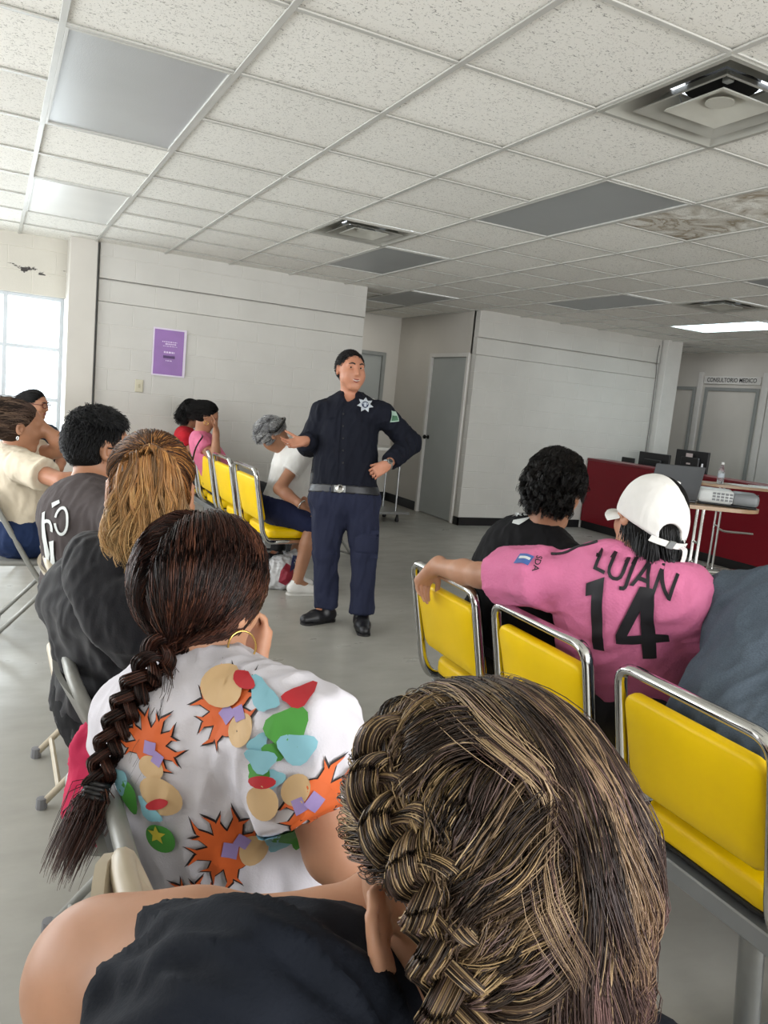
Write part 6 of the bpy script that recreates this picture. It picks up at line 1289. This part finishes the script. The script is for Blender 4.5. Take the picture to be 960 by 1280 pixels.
q = torso_cloth(j, fr, 1.36, 1, .022, -.25, neck=.02)+sleeve(j, 'R', 1.15, .024, .75, .01, .06)+sleeve(j, 'L', 1.15, .024, .75, .01, .06); soft('grey_shirt', q, .008, fabric('heather_blue_grey', '4a545f', fold=.45, fscale=5, heather=.35), PE, fold=.009, ffreq=3.5, seed=71, axis=((.8, 0, -.5), .4))
q = trousers(j, fr, 1.2, 1.1, .008, -.05); soft('trousers', q, .010, simple('dark_navy_cloth', '12161f', .8), PE, fold=.004)
for e in 'LR': shoe('shoe', j['an'+e], j['to'+e], bsh, PE)

# ---------------------------------------------------------------- the nearest woman, seen from behind and above
j = seat_joints((.36, .36, .56), 60, lean=4, sw=.18, head_yaw=75, nod=6)
hf = nrm(CF*.80-CR*.42-CU*.05); H = head_frame(hf, np.array([0, 0, 1.])-CR*.16); hd = J(602, 1092, .54); j['hd'] = hd; j['hfr'] = H
j['nk'] = hd-np.array([0, 0, .155])-hf*.02; j['shL'] = J(345, 1310, .50); j['shR'] = j['nk']+(j['nk']-j['shL'])*np.array([1, 1, .6])+np.array([0, 0, -.03]); j['pel'] = np.array([.31, .33, .56])
j['elL'] = J(128, 1222, .60); j['wrL'] = J(445, 1152, .625); j['elR'] = j['shR']+np.array([.05, .06, -.25]); j['wrR'] = j['elR']+np.array([.05, .22, .0])
PF = person(j['pel'], 'person nearest the camera with highlighted brown hair, one braid, navy top, elbow out')
q, fr = body_prims(j, 1.1, 1.0); q += head_prims(hd, H, 1.0, ears=False)
efr = frame_from(H[1]*.85-H[0]*.5, H[2]); ec = hd-H[0]*.083-H[1]*.004-H[2]*.008
bx_ = nrm(-H[1]*.75-H[0]*.66); ep = lambda t, k=1.: ec+H[2]*(.026*k*math.sin(t)+.002)+bx_*(.016*k*math.cos(t)+.004)
for k in range(11): q.append(RC(ep(R(150-245*k/11)), ep(R(150-245*(k+1)/11)), .0046, .0046, .003))
q += [EL(ec+bx_*.002, np.array([bx_, np.cross(H[2], bx_), H[2]]), [.014, .0055, .023], .004), EL(ec-H[2]*.022+bx_*.003, H, [.008, .007, .009], .005), RC(ep(R(100), .62), ep(R(-20), .62), .0036, .0036, .003), EL(ec+H[1]*.006-H[2]*.004-H[0]*.006, H, [.008, .008, .012], .004, '-')]
q += [RC(j['shL'], j['elL'], .056, .050, .03), RC(j['elL'], j['elL']+(j['wrL']-j['elL'])*.35, .046, .043, .03)]
q += hand_at(j, 'L', n=nrm((.3, -.5, .4)), sT=-1, curl=(20, 25, 20))+hand_at(j, 'R', n=(0, 0, -1), sT=1); soft('body', q, .005, SK_L, PF)
q = torso_cloth(j, fr, 1.14, 1, .022, -.2, neck=.035)+[RC(j['shL'], j['shL']+(j['elL']-j['shL'])*.1, .074, .074, .04), CC(j['shL'], j['shL']+(j['elL']-j['shL'])*.62, .074, .064, .04)]+sleeve(j, 'R', 1.05, .014, .7, .006)
soft('navy_top', q, .0055, fabric('navy_black_jersey', '10151f', fold=.5, fscale=8), PF, fold=.010, ffreq=8, seed=81, axis=(j['elL']-j['shL'], .22))
q = trousers(j, fr, 1.1, 1.05, .012, .10); soft('trousers', q, .010, simple('dark_cloth', '1a1b20', .8), PF, fold=.004)
for e in 'LR': shoe('shoe', j['an'+e], j['to'+e], bsh, PF)
under_cap(PF, hd, H, 1.0, base_mat('hair_base_1c1512', '1c1512'), nape=-.085, grow=.007, extra=[EL(ec, np.eye(3), [.034, .034, .042], .01, '-')])
rng = np.random.RandomState(23); R0 = np.array([.074, .094, .088])*1.02; cc = hd+H[1]*-.012+H[2]*.026
PAL1 = ['241c18', '3a2d26', '64503f', '9a8062', 'bfa57e', '7a5e5b']; WT1 = [4, 4, 3, 2.2, 1.3, 2.6]
tors = [p_ for p_ in torso_cloth(j, fr, 1.12, 1, .012, -.2, neck=.0) if p_['op'] == '+']
# loose waves falling over the back of the head
N = 20000; roots, u = scalp_roots(N, cc, H, R0, rng, lambda u: (u@fd < .34) & (u[:, 2] > -.7) & (u[:, 0] > -.16+.16*np.clip(u[:, 2], 0, 1)))
K = 22; of = rng.uniform(.003, .024, N); rv = rng.randn(N, 3)*.05
part = ((roots-cc)@H[0])/R0[0]
def v(P, t):
    q_ = (P-cc)@H.T/R0; s_ = np.clip((part-.05)*1.2, -1, 1)[:, None]; top = np.clip(q_[:, 2:]*1.2, 0, 1); low = np.clip(-q_[:, 2:]-.3, 0, 1); inn = cc-P; inn[:, 2] = 0; inn = nrm_rows(inn)
    return nrm_rows(-H[1][None]*.9*top+H[0][None]*s_*.30*top+inn*.22*low+np.array([0, 0, -1.])[None]*(.25+1.0*(1-top))+rv)
p = flow(roots, v, cc, H, R0, K-1, .0148, tors, of, stick=-.12); p[:, 0] = roots; p, ids = clump(p, 230, rng, .68, .8, .0, 1.5)
ph = rng.rand(230)[ids]*6.28; tt = np.linspace(0, 1, K)[None]; aw = (.0125*np.clip(tt*1.7-.45, 0, 1))[..., None]; fq = (1.8+1.0*rng.rand(230)[ids])[:, None]
p = p+H[0][None, None]*aw*np.sin(fq*6.28*tt+ph[:, None])[..., None]-H[1][None, None]*aw*.8*np.cos(fq*6.28*tt+ph[:, None])[..., None]+rng.randn(N, 1, 3)*.0012
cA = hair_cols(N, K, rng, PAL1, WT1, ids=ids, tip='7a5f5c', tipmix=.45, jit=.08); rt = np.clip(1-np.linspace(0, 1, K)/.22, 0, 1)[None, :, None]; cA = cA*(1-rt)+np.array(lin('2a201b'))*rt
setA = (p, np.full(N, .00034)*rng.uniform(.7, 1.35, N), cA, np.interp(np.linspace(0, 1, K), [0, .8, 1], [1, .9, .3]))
# French braid down the left side
RB = R0*1.20
bpts = [onhead(x, y, cc, H, RB) for x, y in ((505, 905), (487, 960), (498, 1020), (530, 1070), (552, 1125), (560, 1175))]; bpts += [bpts[-1]+np.array([.005, -.01, -.035]), bpts[-1]+np.array([.012, -.02, -.075])]
BP = catmull(bpts, 10); PALB = ['2c221c', '4a3a2f', '756049', '9c835f', 'b8a07c', '6e5a56']; WTB = [4, 4, 3, 2, 1, 1.5]
setB = braid(bpts, .0175, 260, rng, PALB, WTB, 2.7, .00052, (.8, .9))
N = 6500; roots, u = scalp_roots(N, cc, H, R0, rng, lambda u: (u@fd < .40) & (u[:, 2] > -.75) & (u[:, 0] < -.02) & ~((u[:, 0] < -.55) & (u[:, 2] < .02) & (u[:, 1] > -.42)))
dd = np.linalg.norm(roots[:, None]-BP[None], axis=2); ti = np.minimum(dd.argmin(1)+rng.randint(6, 20, N), len(BP)-12); tgt = BP[ti]; K = 14; of = rng.uniform(.003, .016, N)
def v(P, t): g = tgt-P; return nrm_rows(g)
st_ = np.linalg.norm(tgt-roots, axis=1)
P_ = roots.copy(); out = [P_.copy()]
for k in range(K-1):
    g = tgt-P_; rem = K-1-k; P_ = P_+g/rem; q_ = (P_-cc)@H.T; rr = R0[None]+(of+.012*math.sin(math.pi*(k+1)/K))[:, None]; k0 = np.linalg.norm(q_/rr, axis=1); mm = k0 < 1; P_[mm] = cc+(q_[mm]/k0[mm][:, None])@H; out.append(P_.copy())
p = np.stack(out, 1); p, ids = clump(p, 110, rng, .5, .8, .003, 1.0)
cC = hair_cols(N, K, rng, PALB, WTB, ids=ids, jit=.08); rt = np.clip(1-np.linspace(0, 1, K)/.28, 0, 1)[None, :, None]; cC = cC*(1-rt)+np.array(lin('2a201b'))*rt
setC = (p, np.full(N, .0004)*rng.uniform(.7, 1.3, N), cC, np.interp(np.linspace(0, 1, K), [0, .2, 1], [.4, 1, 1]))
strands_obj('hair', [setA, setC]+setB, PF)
